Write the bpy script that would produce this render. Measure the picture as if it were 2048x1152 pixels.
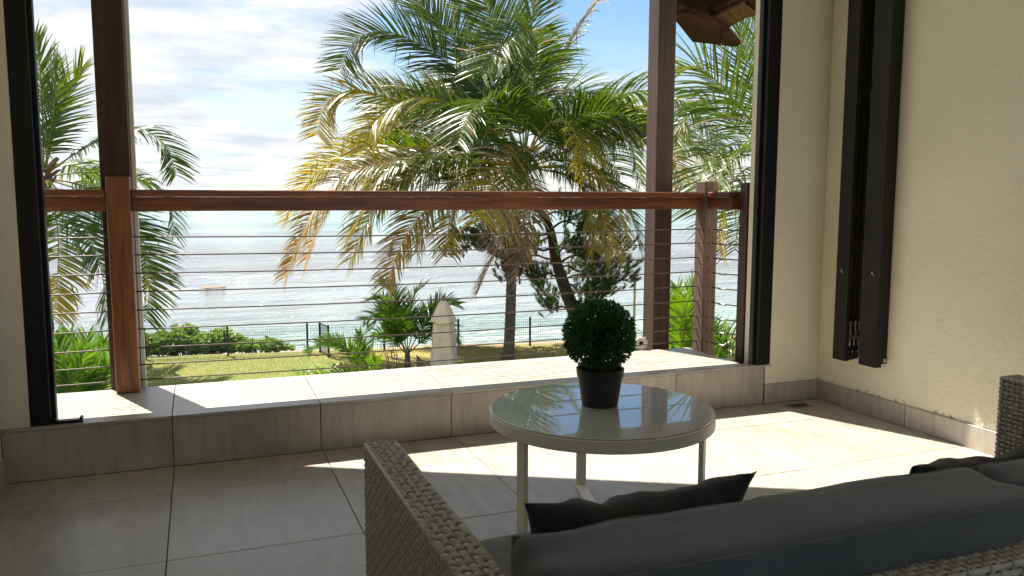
import bpy, bmesh, math, random
from math import sin, cos, pi, radians, sqrt
from mathutils import Vector, Matrix, noise

scene = bpy.context.scene
for o in list(bpy.data.objects): bpy.data.objects.remove(o)
col = scene.collection

# ------------------------------------------------------------------ camera
cam_d = bpy.data.cameras.new('camera')
cam_d.sensor_width = 36.0
cam_d.lens = 36.0 * 1640.2 / 2048.0
cam_d.clip_start = 0.05
cam_d.clip_end = 60000.0
cam_d.dof.use_dof = True
cam_d.dof.focus_distance = 9.0
cam_d.dof.aperture_fstop = 15.0
cam_o = bpy.data.objects.new('camera', cam_d)
col.objects.link(cam_o)
RGT = Vector((0.933856, -0.357645, 0.001791))
DWN = Vector((-0.037667, -0.103332, -0.993933))
FWD = Vector((0.35566, 0.928123, -0.109969))
m = Matrix.Identity(4)
for i in range(3):
    m[i][0] = RGT[i]; m[i][1] = -DWN[i]; m[i][2] = -FWD[i]
m[2][3] = 1.1
cam_o.matrix_world = m
scene.camera = cam_o

# ------------------------------------------------------------------ sky
SUN_AZ = radians(22.7)      # from +Y towards -X
SUN_EL = radians(57.0)
world = bpy.data.worlds.new('World')
scene.world = world
world.use_nodes = True
wn = world.node_tree; wn.nodes.clear()
def N(t, ty, **kw):
    n = t.nodes.new(ty)
    for k, v in kw.items(): setattr(n, k, v)
    return n
def wire(t, a, b): t.links.new(a, b)
def build_sky():
    t = wn
    out = N(t, 'ShaderNodeOutputWorld')
    sky = N(t, 'ShaderNodeTexSky', sky_type='NISHITA', sun_disc=False)
    sky.sun_elevation = SUN_EL; sky.sun_rotation = -SUN_AZ
    sky.air_density = 1.0; sky.dust_density = 0.15; sky.ozone_density = 1.5
    bg = N(t, 'ShaderNodeBackground'); bg.inputs[1].default_value = SKY_STRENGTH
    hs = N(t, 'ShaderNodeHueSaturation'); hs.inputs['Saturation'].default_value = 1.25
    wire(t, sky.outputs[0], hs.inputs['Color']); wire(t, hs.outputs[0], bg.inputs[0])
    tc = N(t, 'ShaderNodeTexCoord')
    sep = N(t, 'ShaderNodeSeparateXYZ'); wire(t, tc.outputs['Generated'], sep.inputs[0])
    mx = N(t, 'ShaderNodeMath', operation='MAXIMUM'); wire(t, sep.outputs[2], mx.inputs[0]); mx.inputs[1].default_value = 0.0
    ad = N(t, 'ShaderNodeMath', operation='ADD'); wire(t, mx.outputs[0], ad.inputs[0]); ad.inputs[1].default_value = 0.10
    dx = N(t, 'ShaderNodeMath', operation='DIVIDE'); wire(t, sep.outputs[0], dx.inputs[0]); wire(t, ad.outputs[0], dx.inputs[1])
    dy = N(t, 'ShaderNodeMath', operation='DIVIDE'); wire(t, sep.outputs[1], dy.inputs[0]); wire(t, ad.outputs[0], dy.inputs[1])
    cb = N(t, 'ShaderNodeCombineXYZ'); wire(t, dx.outputs[0], cb.inputs[0]); wire(t, dy.outputs[0], cb.inputs[1])
    mp = N(t, 'ShaderNodeMapping'); mp.inputs['Location'].default_value = CLOUD_OFF; mp.inputs['Rotation'].default_value = (0, 0, radians(-22))
    mp.inputs['Scale'].default_value = (0.75, 1.0, 1.0)
    wire(t, cb.outputs[0], mp.inputs[0])
    n1 = N(t, 'ShaderNodeTexNoise'); n1.inputs['Scale'].default_value = 0.8; n1.inputs['Detail'].default_value = 7; n1.inputs['Roughness'].default_value = 0.62; n1.inputs['Distortion'].default_value = 0.35
    wire(t, mp.outputs[0], n1.inputs['Vector'])
    # cloudier towards -X (left of the terrace), clearer towards +X
    gr = N(t, 'ShaderNodeMath', operation='MULTIPLY_ADD'); wire(t, sep.outputs[0], gr.inputs[0]); gr.inputs[1].default_value = -0.36; wire(t, n1.outputs[0], gr.inputs[2])
    rp = N(t, 'ShaderNodeValToRGB'); rp.color_ramp.elements[0].position = CLOUD_LO; rp.color_ramp.elements[1].position = CLOUD_HI
    wire(t, gr.outputs[0], rp.inputs[0])
    hz = N(t, 'ShaderNodeMapRange', interpolation_type='SMOOTHSTEP'); hz.inputs[1].default_value = 0.0; hz.inputs[2].default_value = 0.22; hz.inputs[3].default_value = 0.80; hz.inputs[4].default_value = 0.10
    wire(t, mx.outputs[0], hz.inputs[0])
    mm = N(t, 'ShaderNodeMath', operation='MAXIMUM'); wire(t, rp.outputs[0], mm.inputs[0]); wire(t, hz.outputs[0], mm.inputs[1]); mask = mm.outputs[0]
    n2 = N(t, 'ShaderNodeTexNoise'); n2.inputs['Scale'].default_value = 2.2; n2.inputs['Detail'].default_value = 5; n2.inputs['Roughness'].default_value = 0.6
    wire(t, mp.outputs[0], n2.inputs['Vector'])
    r2 = N(t, 'ShaderNodeValToRGB')
    r2.color_ramp.elements[0].position = 0.36; r2.color_ramp.elements[0].color = (0.64, 0.69, 0.76, 1)
    r2.color_ramp.elements[1].position = 0.60; r2.color_ramp.elements[1].color = (0.91, 0.92, 0.93, 1)
    wire(t, n2.outputs[0], r2.inputs[0])
    bc = N(t, 'ShaderNodeBackground'); bc.inputs[1].default_value = CLOUD_STRENGTH; wire(t, r2.outputs[0], bc.inputs[0])
    ms = N(t, 'ShaderNodeMixShader'); wire(t, mask, ms.inputs[0]); wire(t, bg.outputs[0], ms.inputs[1]); wire(t, bc.outputs[0], ms.inputs[2])
    wire(t, ms.outputs[0], out.inputs[0])
SKY_STRENGTH = 0.06
CLOUD_STRENGTH = 0.45
CLOUD_OFF = (3.1, 1.7, 0)
CLOUD_LO, CLOUD_HI = 0.33, 0.52
build_sky()
world.cycles.sampling_method = 'MANUAL'; world.cycles.sample_map_resolution = 512

# ------------------------------------------------------------------ sun
sun_d = bpy.data.lights.new('sun', 'SUN')
sun_d.energy = 5.0; sun_d.angle = radians(0.4); sun_d.color = (1.0, 0.92, 0.80)
sun_o = bpy.data.objects.new('sun', sun_d); col.objects.link(sun_o)
sdir = Vector((sin(SUN_AZ) * cos(SUN_EL), -cos(SUN_AZ) * cos(SUN_EL), -sin(SUN_EL)))
sun_o.rotation_euler = sdir.to_track_quat('-Z', 'Y').to_euler()
sun_o.location = (-8, 20, 30)

# ------------------------------------------------------------------ exposure
vs = scene.view_settings
vs.view_transform = 'Standard'; vs.look = 'None'; vs.gamma = 1.0; vs.exposure = 1.4; vs.use_curve_mapping = False
scene.render.engine = 'CYCLES'
scene.cycles.max_bounces = 6; scene.cycles.diffuse_bounces = 4; scene.cycles.glossy_bounces = 3; scene.cycles.transmission_bounces = 3; scene.cycles.transparent_max_bounces = 4

# ------------------------------------------------------------------ helpers
def tag(o, label=None, cat=None, group=None, kind=None):
    if label: o['label'] = label
    if cat: o['category'] = cat
    if group: o['group'] = group
    if kind: o['kind'] = kind
    return o
def empty(name, loc, label=None, cat=None, group=None, kind=None):
    o = bpy.data.objects.new(name, None); o.empty_display_size = 0.1
    o.location = loc; col.objects.link(o)
    return tag(o, label, cat, group, kind)

class MB:
    """collects geometry (world coordinates) and links it as one mesh object"""
    def __init__(s): s.v = []; s.f = []; s.c = []; s.usec = False
    def quad(s, a, b, c, d): s.face([a, b, c, d])
    def face(s, pts, colr=None):
        i = len(s.v); s.v += [tuple(p) for p in pts]; s.f.append(tuple(range(i, i + len(pts))))
        if colr: s.c += [colr] * len(pts); s.usec = True
    def box(s, x0, x1, y0, y1, z0, z1, bev=0.0):
        if bev <= 0:
            i = len(s.v)
            s.v += [(x0,y0,z0),(x1,y0,z0),(x1,y1,z0),(x0,y1,z0),(x0,y0,z1),(x1,y0,z1),(x1,y1,z1),(x0,y1,z1)]
            s.f += [tuple(i+k for k in q) for q in ((3,2,1,0),(4,5,6,7),(0,1,5,4),(1,2,6,5),(2,3,7,6),(3,0,4,7))]
        else:
            s.bm(box_bm(x0, x1, y0, y1, z0, z1, bev))
        return s
    def bm(s, b):
        i = len(s.v); b.verts.ensure_lookup_table()
        s.v += [tuple(v.co) for v in b.verts]
        s.f += [tuple(i + v.index for v in f.verts) for f in b.faces]
        b.free()
    def tube(s, pts, rad, seg=8, caps=True, colr=None, up=Vector((0.13, 0.21, 1))):
        pts = [Vector(p) for p in pts]; n = len(pts)
        if not isinstance(rad, (list, tuple)): rad = [rad] * n
        i0 = len(s.v)
        for k, p in enumerate(pts):
            t = (pts[min(k+1, n-1)] - pts[max(k-1, 0)]).normalized()
            a = t.cross(up)
            if a.length < 1e-3: a = t.cross(Vector((1, 0, 0)))
            a.normalize(); b = t.cross(a)
            for q in range(seg):
                w = 2 * pi * q / seg
                s.v.append(tuple(p + (a * cos(w) + b * sin(w)) * rad[k]))
                if colr: s.c.append(colr if not callable(colr) else colr(k / (n - 1))); s.usec = True
        for k in range(n - 1):
            for q in range(seg):
                a = i0 + k*seg + q; b = i0 + k*seg + (q+1) % seg
                s.f.append((a, b, b + seg, a + seg))
        if caps:
            s.f.append(tuple(i0 + q for q in range(seg))[::-1]); s.f.append(tuple(i0 + (n-1)*seg + q for q in range(seg)))
        return s
    def lathe(s, cx, cy, prof, seg=32):
        i0 = len(s.v)
        for r, z in prof:
            for q in range(seg):
                w = 2*pi*q/seg; s.v.append((cx + r*cos(w), cy + r*sin(w), z))
        for k in range(len(prof)-1):
            for q in range(seg):
                a = i0 + k*seg + q; b = i0 + k*seg + (q+1) % seg
                s.f.append((a, b, b+seg, a+seg))
        s.f.append(tuple(i0 + q for q in range(seg))[::-1]); s.f.append(tuple(i0 + (len(prof)-1)*seg + q for q in range(seg)))
        return s
    def build(s, name, mat, parent=None, smooth=False, loc=None):
        me = bpy.data.meshes.new(name)
        off = Vector(loc) if loc is not None else (parent.matrix_world_loc if False else None)
        if parent is not None and loc is None: off = wloc(parent)
        if off is None: off = Vector((0, 0, 0))
        vv = [(x - off[0], y - off[1], z - off[2]) for x, y, z in s.v]
        me.from_pydata(vv, [], s.f); me.update()
        if s.usec:
            ca = me.color_attributes.new('Col', 'FLOAT_COLOR', 'POINT')
            flat = []
            for c in s.c: flat += [c[0], c[1], c[2], 1.0]
            ca.data.foreach_set('color', flat)
        me.materials.append(mat)
        if smooth:
            me.polygons.foreach_set('use_smooth', [True] * len(me.polygons))
        o = bpy.data.objects.new(name, me); col.objects.link(o)
        if parent is not None:
            o.parent = parent
            o.location = Vector(loc) - wloc(parent) if loc is not None else (0, 0, 0)
        else: o.location = off
        return o
def wloc(o):
    p = Vector((0, 0, 0))
    while o is not None:
        p = p + Vector(o.location); o = o.parent
    return p
def box_bm(x0, x1, y0, y1, z0, z1, bev, seg=2):
    b = bmesh.new(); bmesh.ops.create_cube(b, size=1)
    for v in b.verts: v.co = Vector(((x0+x1)/2 + v.co.x*(x1-x0), (y0+y1)/2 + v.co.y*(y1-y0), (z0+z1)/2 + v.co.z*(z1-z0)))
    bmesh.ops.bevel(b, geom=list(b.edges), offset=bev, segments=seg, profile=0.6, affect='EDGES')
    b.verts.index_update()
    return b
def put(mesh_obj, parent, off):
    """copy of a piece sharing its mesh"""
    c = mesh_obj.copy(); col.objects.link(c); c.parent = parent; c.location = off
    return c

# ------------------------------------------------------------------ materials
def mat(name):
    m = bpy.data.materials.new(name); m.use_nodes = True
    t = m.node_tree; b = t.nodes['Principled BSDF']
    return m, t, b
def ramp(t, stops):
    r = N(t, 'ShaderNodeValToRGB'); e = r.color_ramp.elements
    e[0].position, e[0].color = stops[0][0], (*stops[0][1], 1)
    e[1].position, e[1].color = stops[-1][0], (*stops[-1][1], 1)
    for p, c in stops[1:-1]:
        q = e.new(p); q.color = (*c, 1)
    return r
def nz(t, vec, scale, detail=5, rough=0.55, stretch=None, dist=0.0, rot=None):
    if stretch or rot:
        mp = N(t, 'ShaderNodeMapping')
        if stretch: mp.inputs['Scale'].default_value = stretch
        if rot: mp.inputs['Rotation'].default_value = rot
        wire(t, vec, mp.inputs[0]); vec = mp.outputs[0]
    n = N(t, 'ShaderNodeTexNoise'); n.inputs['Scale'].default_value = scale; n.inputs['Detail'].default_value = detail; n.inputs['Roughness'].default_value = rough; n.inputs['Distortion'].default_value = dist
    wire(t, vec, n.inputs['Vector']); return n.outputs[0]
def bump(t, b, h, strength, distance):
    n = N(t, 'ShaderNodeBump'); n.inputs['Strength'].default_value = strength; n.inputs['Distance'].default_value = distance
    wire(t, h, n.inputs['Height']); wire(t, n.outputs[0], b.inputs['Normal']); return n
def pos(t): return N(t, 'ShaderNodeNewGeometry').outputs['Position']
def objc(t): return N(t, 'ShaderNodeTexCoord').outputs['Object']
def mixc(t, fac, a, b, mode='MIX'):
    n = N(t, 'ShaderNodeMix', data_type='RGBA', blend_type=mode)
    if isinstance(fac, float): n.inputs[0].default_value = fac
    else: wire(t, fac, n.inputs[0])
    for i, x in ((6, a), (7, b)):
        if isinstance(x, tuple): n.inputs[i].default_value = (*x, 1)
        else: wire(t, x, n.inputs[i])
    return n.outputs[2]
def math_(t, op, a, b=None, c=None):
    n = N(t, 'ShaderNodeMath', operation=op)
    for i, x in enumerate((a, b, c)):
        if x is None: continue
        if isinstance(x, (int, float)): n.inputs[i].default_value = x
        else: wire(t, x, n.inputs[i])
    return n.outputs[0]

def m_tile(name='porcelain tile', stretch=(9, 1.6, 9), fine=.76):
    m, t, b = mat(name); P = pos(t)
    oi = N(t, 'ShaderNodeObjectInfo')
    off = N(t, 'ShaderNodeVectorMath', operation='ADD'); wire(t, P, off.inputs[0])
    sc = N(t, 'ShaderNodeVectorMath', operation='SCALE'); sc.inputs[0].default_value = (7.3, 5.1, 3.7); wire(t, oi.outputs['Random'], sc.inputs['Scale'])
    wire(t, sc.outputs[0], off.inputs[1]); V = off.outputs[0]
    a = nz(t, V, 3.2, 7, .62, stretch); c = nz(t, V, 2.0, 5, .55); d = nz(t, V, 60, 3, .6, stretch)
    r = ramp(t, [(.28, (.38, .345, .295)), (.5, (.47, .435, .38)), (.72, (.57, .53, .465))]); wire(t, a, r.inputs[0])
    r2 = ramp(t, [(.3, (.80, .80, .80)), (.7, (1.08, 1.07, 1.05))]); wire(t, c, r2.inputs[0])
    cc = mixc(t, 1.0, r.outputs[0], r2.outputs[0], 'MULTIPLY')
    r3 = ramp(t, [(.32, (fine, fine, fine)), (.58, (1.02, 1.02, 1.02))]); wire(t, d, r3.inputs[0])
    cc = mixc(t, 1.0, cc, r3.outputs[0], 'MULTIPLY')
    v = math_(t, 'MULTIPLY_ADD', oi.outputs['Random'], .10, .95)
    hv = N(t, 'ShaderNodeHueSaturation'); wire(t, cc, hv.inputs['Color']); wire(t, v, hv.inputs['Value'])
    wire(t, hv.outputs[0], b.inputs['Base Color'])
    rr = math_(t, 'MULTIPLY_ADD', a, .3, .20); wire(t, rr, b.inputs['Roughness']); b.inputs['IOR'].default_value = 1.6
    bump(t, b, d, .22, .002)
    return m
def m_stucco():
    m, t, b = mat('cream roughcast wall'); P = pos(t)
    g = nz(t, P, 75, 4, .55, None, .4); g2 = nz(t, P, 210, 2, .5); l = nz(t, P, 2.2, 4, .5)
    vo = N(t, 'ShaderNodeTexVoronoi', feature='SMOOTH_F1'); vo.inputs['Scale'].default_value = 55; wire(t, P, vo.inputs['Vector'])
    h = math_(t, 'ADD', math_(t, 'MULTIPLY', g, 1.0), math_(t, 'MULTIPLY', g2, .35)); h = math_(t, 'ADD', h, math_(t, 'MULTIPLY', vo.outputs[0], .5))
    r = ramp(t, [(.3, (.72, .68, .54)), (.7, (.79, .75, .62))]); wire(t, l, r.inputs[0])
    # mould stain along the foot of the wall
    sp = N(t, 'ShaderNodeSeparateXYZ'); wire(t, P, sp.inputs[0])
    sn = nz(t, P, 38, 6, .7); sb = nz(t, P, 5, 3, .5)
    hh = N(t, 'ShaderNodeMapRange'); hh.inputs[1].default_value = .10; hh.inputs[2].default_value = .185; hh.inputs[3].default_value = .30; hh.inputs[4].default_value = -.10; wire(t, sp.outputs[2], hh.inputs[0])
    s = math_(t, 'ADD', math_(t, 'ADD', sn, hh.outputs[0]), math_(t, 'MULTIPLY_ADD', sb, .6, -.3))
    sr = ramp(t, [(.82, (0, 0, 0)), (.92, (1, 1, 1))]); wire(t, s, sr.inputs[0])
    cc = mixc(t, math_(t, 'MULTIPLY', sr.outputs[0], .85), r.outputs[0], (.17, .13, .09))
    wire(t, cc, b.inputs['Base Color']); b.inputs['Roughness'].default_value = .85
    bump(t, b, h, .55, .008)
    return m
def m_wood(name, dark, light, axis, rough=.38, scale=1.0):
    m, t, b = mat(name); P = objc(t)
    st = {'x': (.06, 1, 1), 'y': (1, .06, 1), 'z': (1, 1, .06)}[axis]
    a = nz(t, P, 34*scale, 6, .6, st, .8); c = nz(t, P, 5, 4, .5, tuple(q*2 if q < 1 else q for q in st)); f_ = nz(t, P, 170*scale, 3, .5, st)
    mid = tuple((x+y)/2 for x, y in zip(dark, light))
    r = ramp(t, [(.3, dark), (.5, mid), (.72, light)]); wire(t, a, r.inputs[0])
    r2 = ramp(t, [(.3, (.55, .5, .48)), (.7, (1.1, 1.08, 1.05))]); wire(t, c, r2.inputs[0])
    cc = mixc(t, 1.0, r.outputs[0], r2.outputs[0], 'MULTIPLY')
    r3 = ramp(t, [(.35, (.6, .58, .55)), (.5, (1, 1, 1))]); wire(t, f_, r3.inputs[0])
    cc = mixc(t, .7, cc, mixc(t, 1.0, cc, r3.outputs[0], 'MULTIPLY'))
    wire(t, cc, b.inputs['Base Color']); b.inputs['Roughness'].default_value = rough
    bump(t, b, f_, .25, .001)
    return m
def m_plain(name, c, rough=.5, metal=0.0, var=.0, scale=20, bmp=0.0, bscale=200):
    m, t, b = mat(name); b.inputs['Roughness'].default_value = rough; b.inputs['Metallic'].default_value = metal
    b.inputs['Base Color'].default_value = (*c, 1)
    P = pos(t)
    if var:
        n = nz(t, P, scale, 5, .6)
        r = ramp(t, [(.3, tuple(x*(1-var) for x in c)), (.7, tuple(min(1, x*(1+var)) for x in c))]); wire(t, n, r.inputs[0]); wire(t, r.outputs[0], b.inputs['Base Color'])
    if bmp: bump(t, b, nz(t, P, bscale, 3, .6), bmp, .002)
    return m
def m_fabric(name, c, scale=900, sheen=.3):
    m, t, b = mat(name); P = objc(t)
    wv = N(t, 'ShaderNodeTexWave', bands_direction='X'); wv.inputs['Scale'].default_value = scale/6; wire(t, P, wv.inputs['Vector'])
    n = nz(t, P, scale, 2, .5); n2 = nz(t, P, 6, 4, .55)
    r = ramp(t, [(.3, tuple(x*.8 for x in c)), (.7, tuple(x*1.15 for x in c))]); wire(t, n2, r.inputs[0])
    r2 = ramp(t, [(.3, (.75, .75, .75)), (.7, (1.1, 1.1, 1.1))]); wire(t, n, r2.inputs[0])
    wire(t, mixc(t, 1.0, r.outputs[0], r2.outputs[0], 'MULTIPLY'), b.inputs['Base Color'])
    b.inputs['Roughness'].default_value = .85; b.inputs['Sheen Weight'].default_value = sheen; b.inputs['Sheen Roughness'].default_value = .5
    big = nz(t, P, 9, 5, .6, None, .6)
    bump(t, b, math_(t, 'ADD', n, math_(t, 'MULTIPLY', big, 5.0)), .35, .004)
    return m
def m_leaf(name, transl=.37, rough=.35, gain=1.12):
    m, t, b = mat(name)
    at = N(t, 'ShaderNodeAttribute', attribute_name='Col')
    out = t.nodes['Material Output']
    wire(t, at.outputs['Color'], b.inputs['Base Color']); b.inputs['Roughness'].default_value = rough
    b.inputs['Specular IOR Level'].default_value = .42
    tr = N(t, 'ShaderNodeBsdfTranslucent')
    hv = N(t, 'ShaderNodeHueSaturation'); hv.inputs['Value'].default_value = 1.9*gain; hv.inputs['Saturation'].default_value = 1.1; hv.inputs['Hue'].default_value = .485
    wire(t, at.outputs['Color'], hv.inputs['Color']); wire(t, hv.outputs[0], tr.inputs[0])
    ms = N(t, 'ShaderNodeMixShader'); ms.inputs[0].default_value = transl
    wire(t, b.outputs[0], ms.inputs[1]); wire(t, tr.outputs[0], ms.inputs[2]); wire(t, ms.outputs[0], out.inputs[0])
    return m
def m_bark(name, c1, c2, scale=8):
    m, t, b = mat(name); P = pos(t)
    a = nz(t, P, scale, 6, .65, (1, 1, 2.5)); d = nz(t, P, scale*6, 4, .6)
    r = ramp(t, [(.32, c1), (.68, c2)]); wire(t, a, r.inputs[0]); wire(t, r.outputs[0], b.inputs['Base Color'])
    b.inputs['Roughness'].default_value = .9; bump(t, b, math_(t, 'ADD', a, d), .8, .03)
    return m

M = {}
M['tile'] = m_tile()
M['tile_wall'] = m_tile('porcelain riser tile', (9, 9, 1.6))
M['tile_ledge'] = m_tile('porcelain ledge tile', (1.6, 6, 6), .95)
M['grout'] = m_plain('dark grout', (.10, .095, .088), .9, var=.2, scale=60)
M['stucco'] = m_stucco()
M['ceiling'] = m_plain('white painted ceiling', (.84, .82, .77), .8, var=.04)
M['black_alu'] = m_plain('black aluminium', (.008, .008, .009), .42, .0, var=.15, bmp=.05)
M['brown_alu'] = m_plain('dark bronze aluminium', (.013, .010, .008), .5, .0, var=.2, scale=8, bmp=.05)
for k_ in ('black_alu', 'brown_alu'): M[k_].node_tree.nodes['Principled BSDF'].inputs['Specular IOR Level'].default_value = .28
M['steel'] = m_plain('stainless steel', (.45, .43, .41), .35, 1.0)
M['cable'] = m_plain('steel cable', (.085, .06, .055), .5, .3)
M['rail_wood'] = m_wood('varnished red hardwood', (.11, .036, .014), (.37, .135, .052), 'x')
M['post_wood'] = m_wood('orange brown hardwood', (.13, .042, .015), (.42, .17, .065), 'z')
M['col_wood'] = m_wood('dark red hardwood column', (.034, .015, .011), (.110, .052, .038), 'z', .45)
M['weathered'] = m_wood('weathered hardwood', (.11, .065, .05), (.26, .17, .14), 'z', .6)
M['table_paint'] = m_plain('off white powder coat', (.74, .73, .68), .4, bmp=.03)
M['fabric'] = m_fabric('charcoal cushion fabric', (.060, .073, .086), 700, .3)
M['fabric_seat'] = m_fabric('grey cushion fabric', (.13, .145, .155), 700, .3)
M['pillow'] = m_fabric('black pillow fabric', (.016, .014, .019), 600, .2)
M['leaf'] = m_leaf('palm leaf')
M['leaf_small'] = m_leaf('garden leaf', .35, .45)
M['leaf_box'] = m_leaf('plastic box leaf', .25, .40)
M['leaf_pine'] = m_leaf('pine needles', .35, .5, 1.0)
M['pot'] = m_plain('black plastic pot', (.012, .012, .013), .45, bmp=.03)
M['palm_bark'] = m_bark('palm bark', (.055, .045, .036), (.19, .165, .135), 9)
M['pine_bark'] = m_bark('pine bark', (.03, .024, .018), (.10, .08, .06), 7)
M['stem'] = m_bark('brown stems', (.12, .09, .06), (.25, .19, .13), 20)
M['green_metal'] = m_plain('dark green coated steel', (.012, .035, .028), .5, .0, var=.1)
M['canvas'] = m_plain('cream canvas cover', (.56, .50, .41), .85, var=.14, scale=5, bmp=.2, bscale=60)
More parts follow.
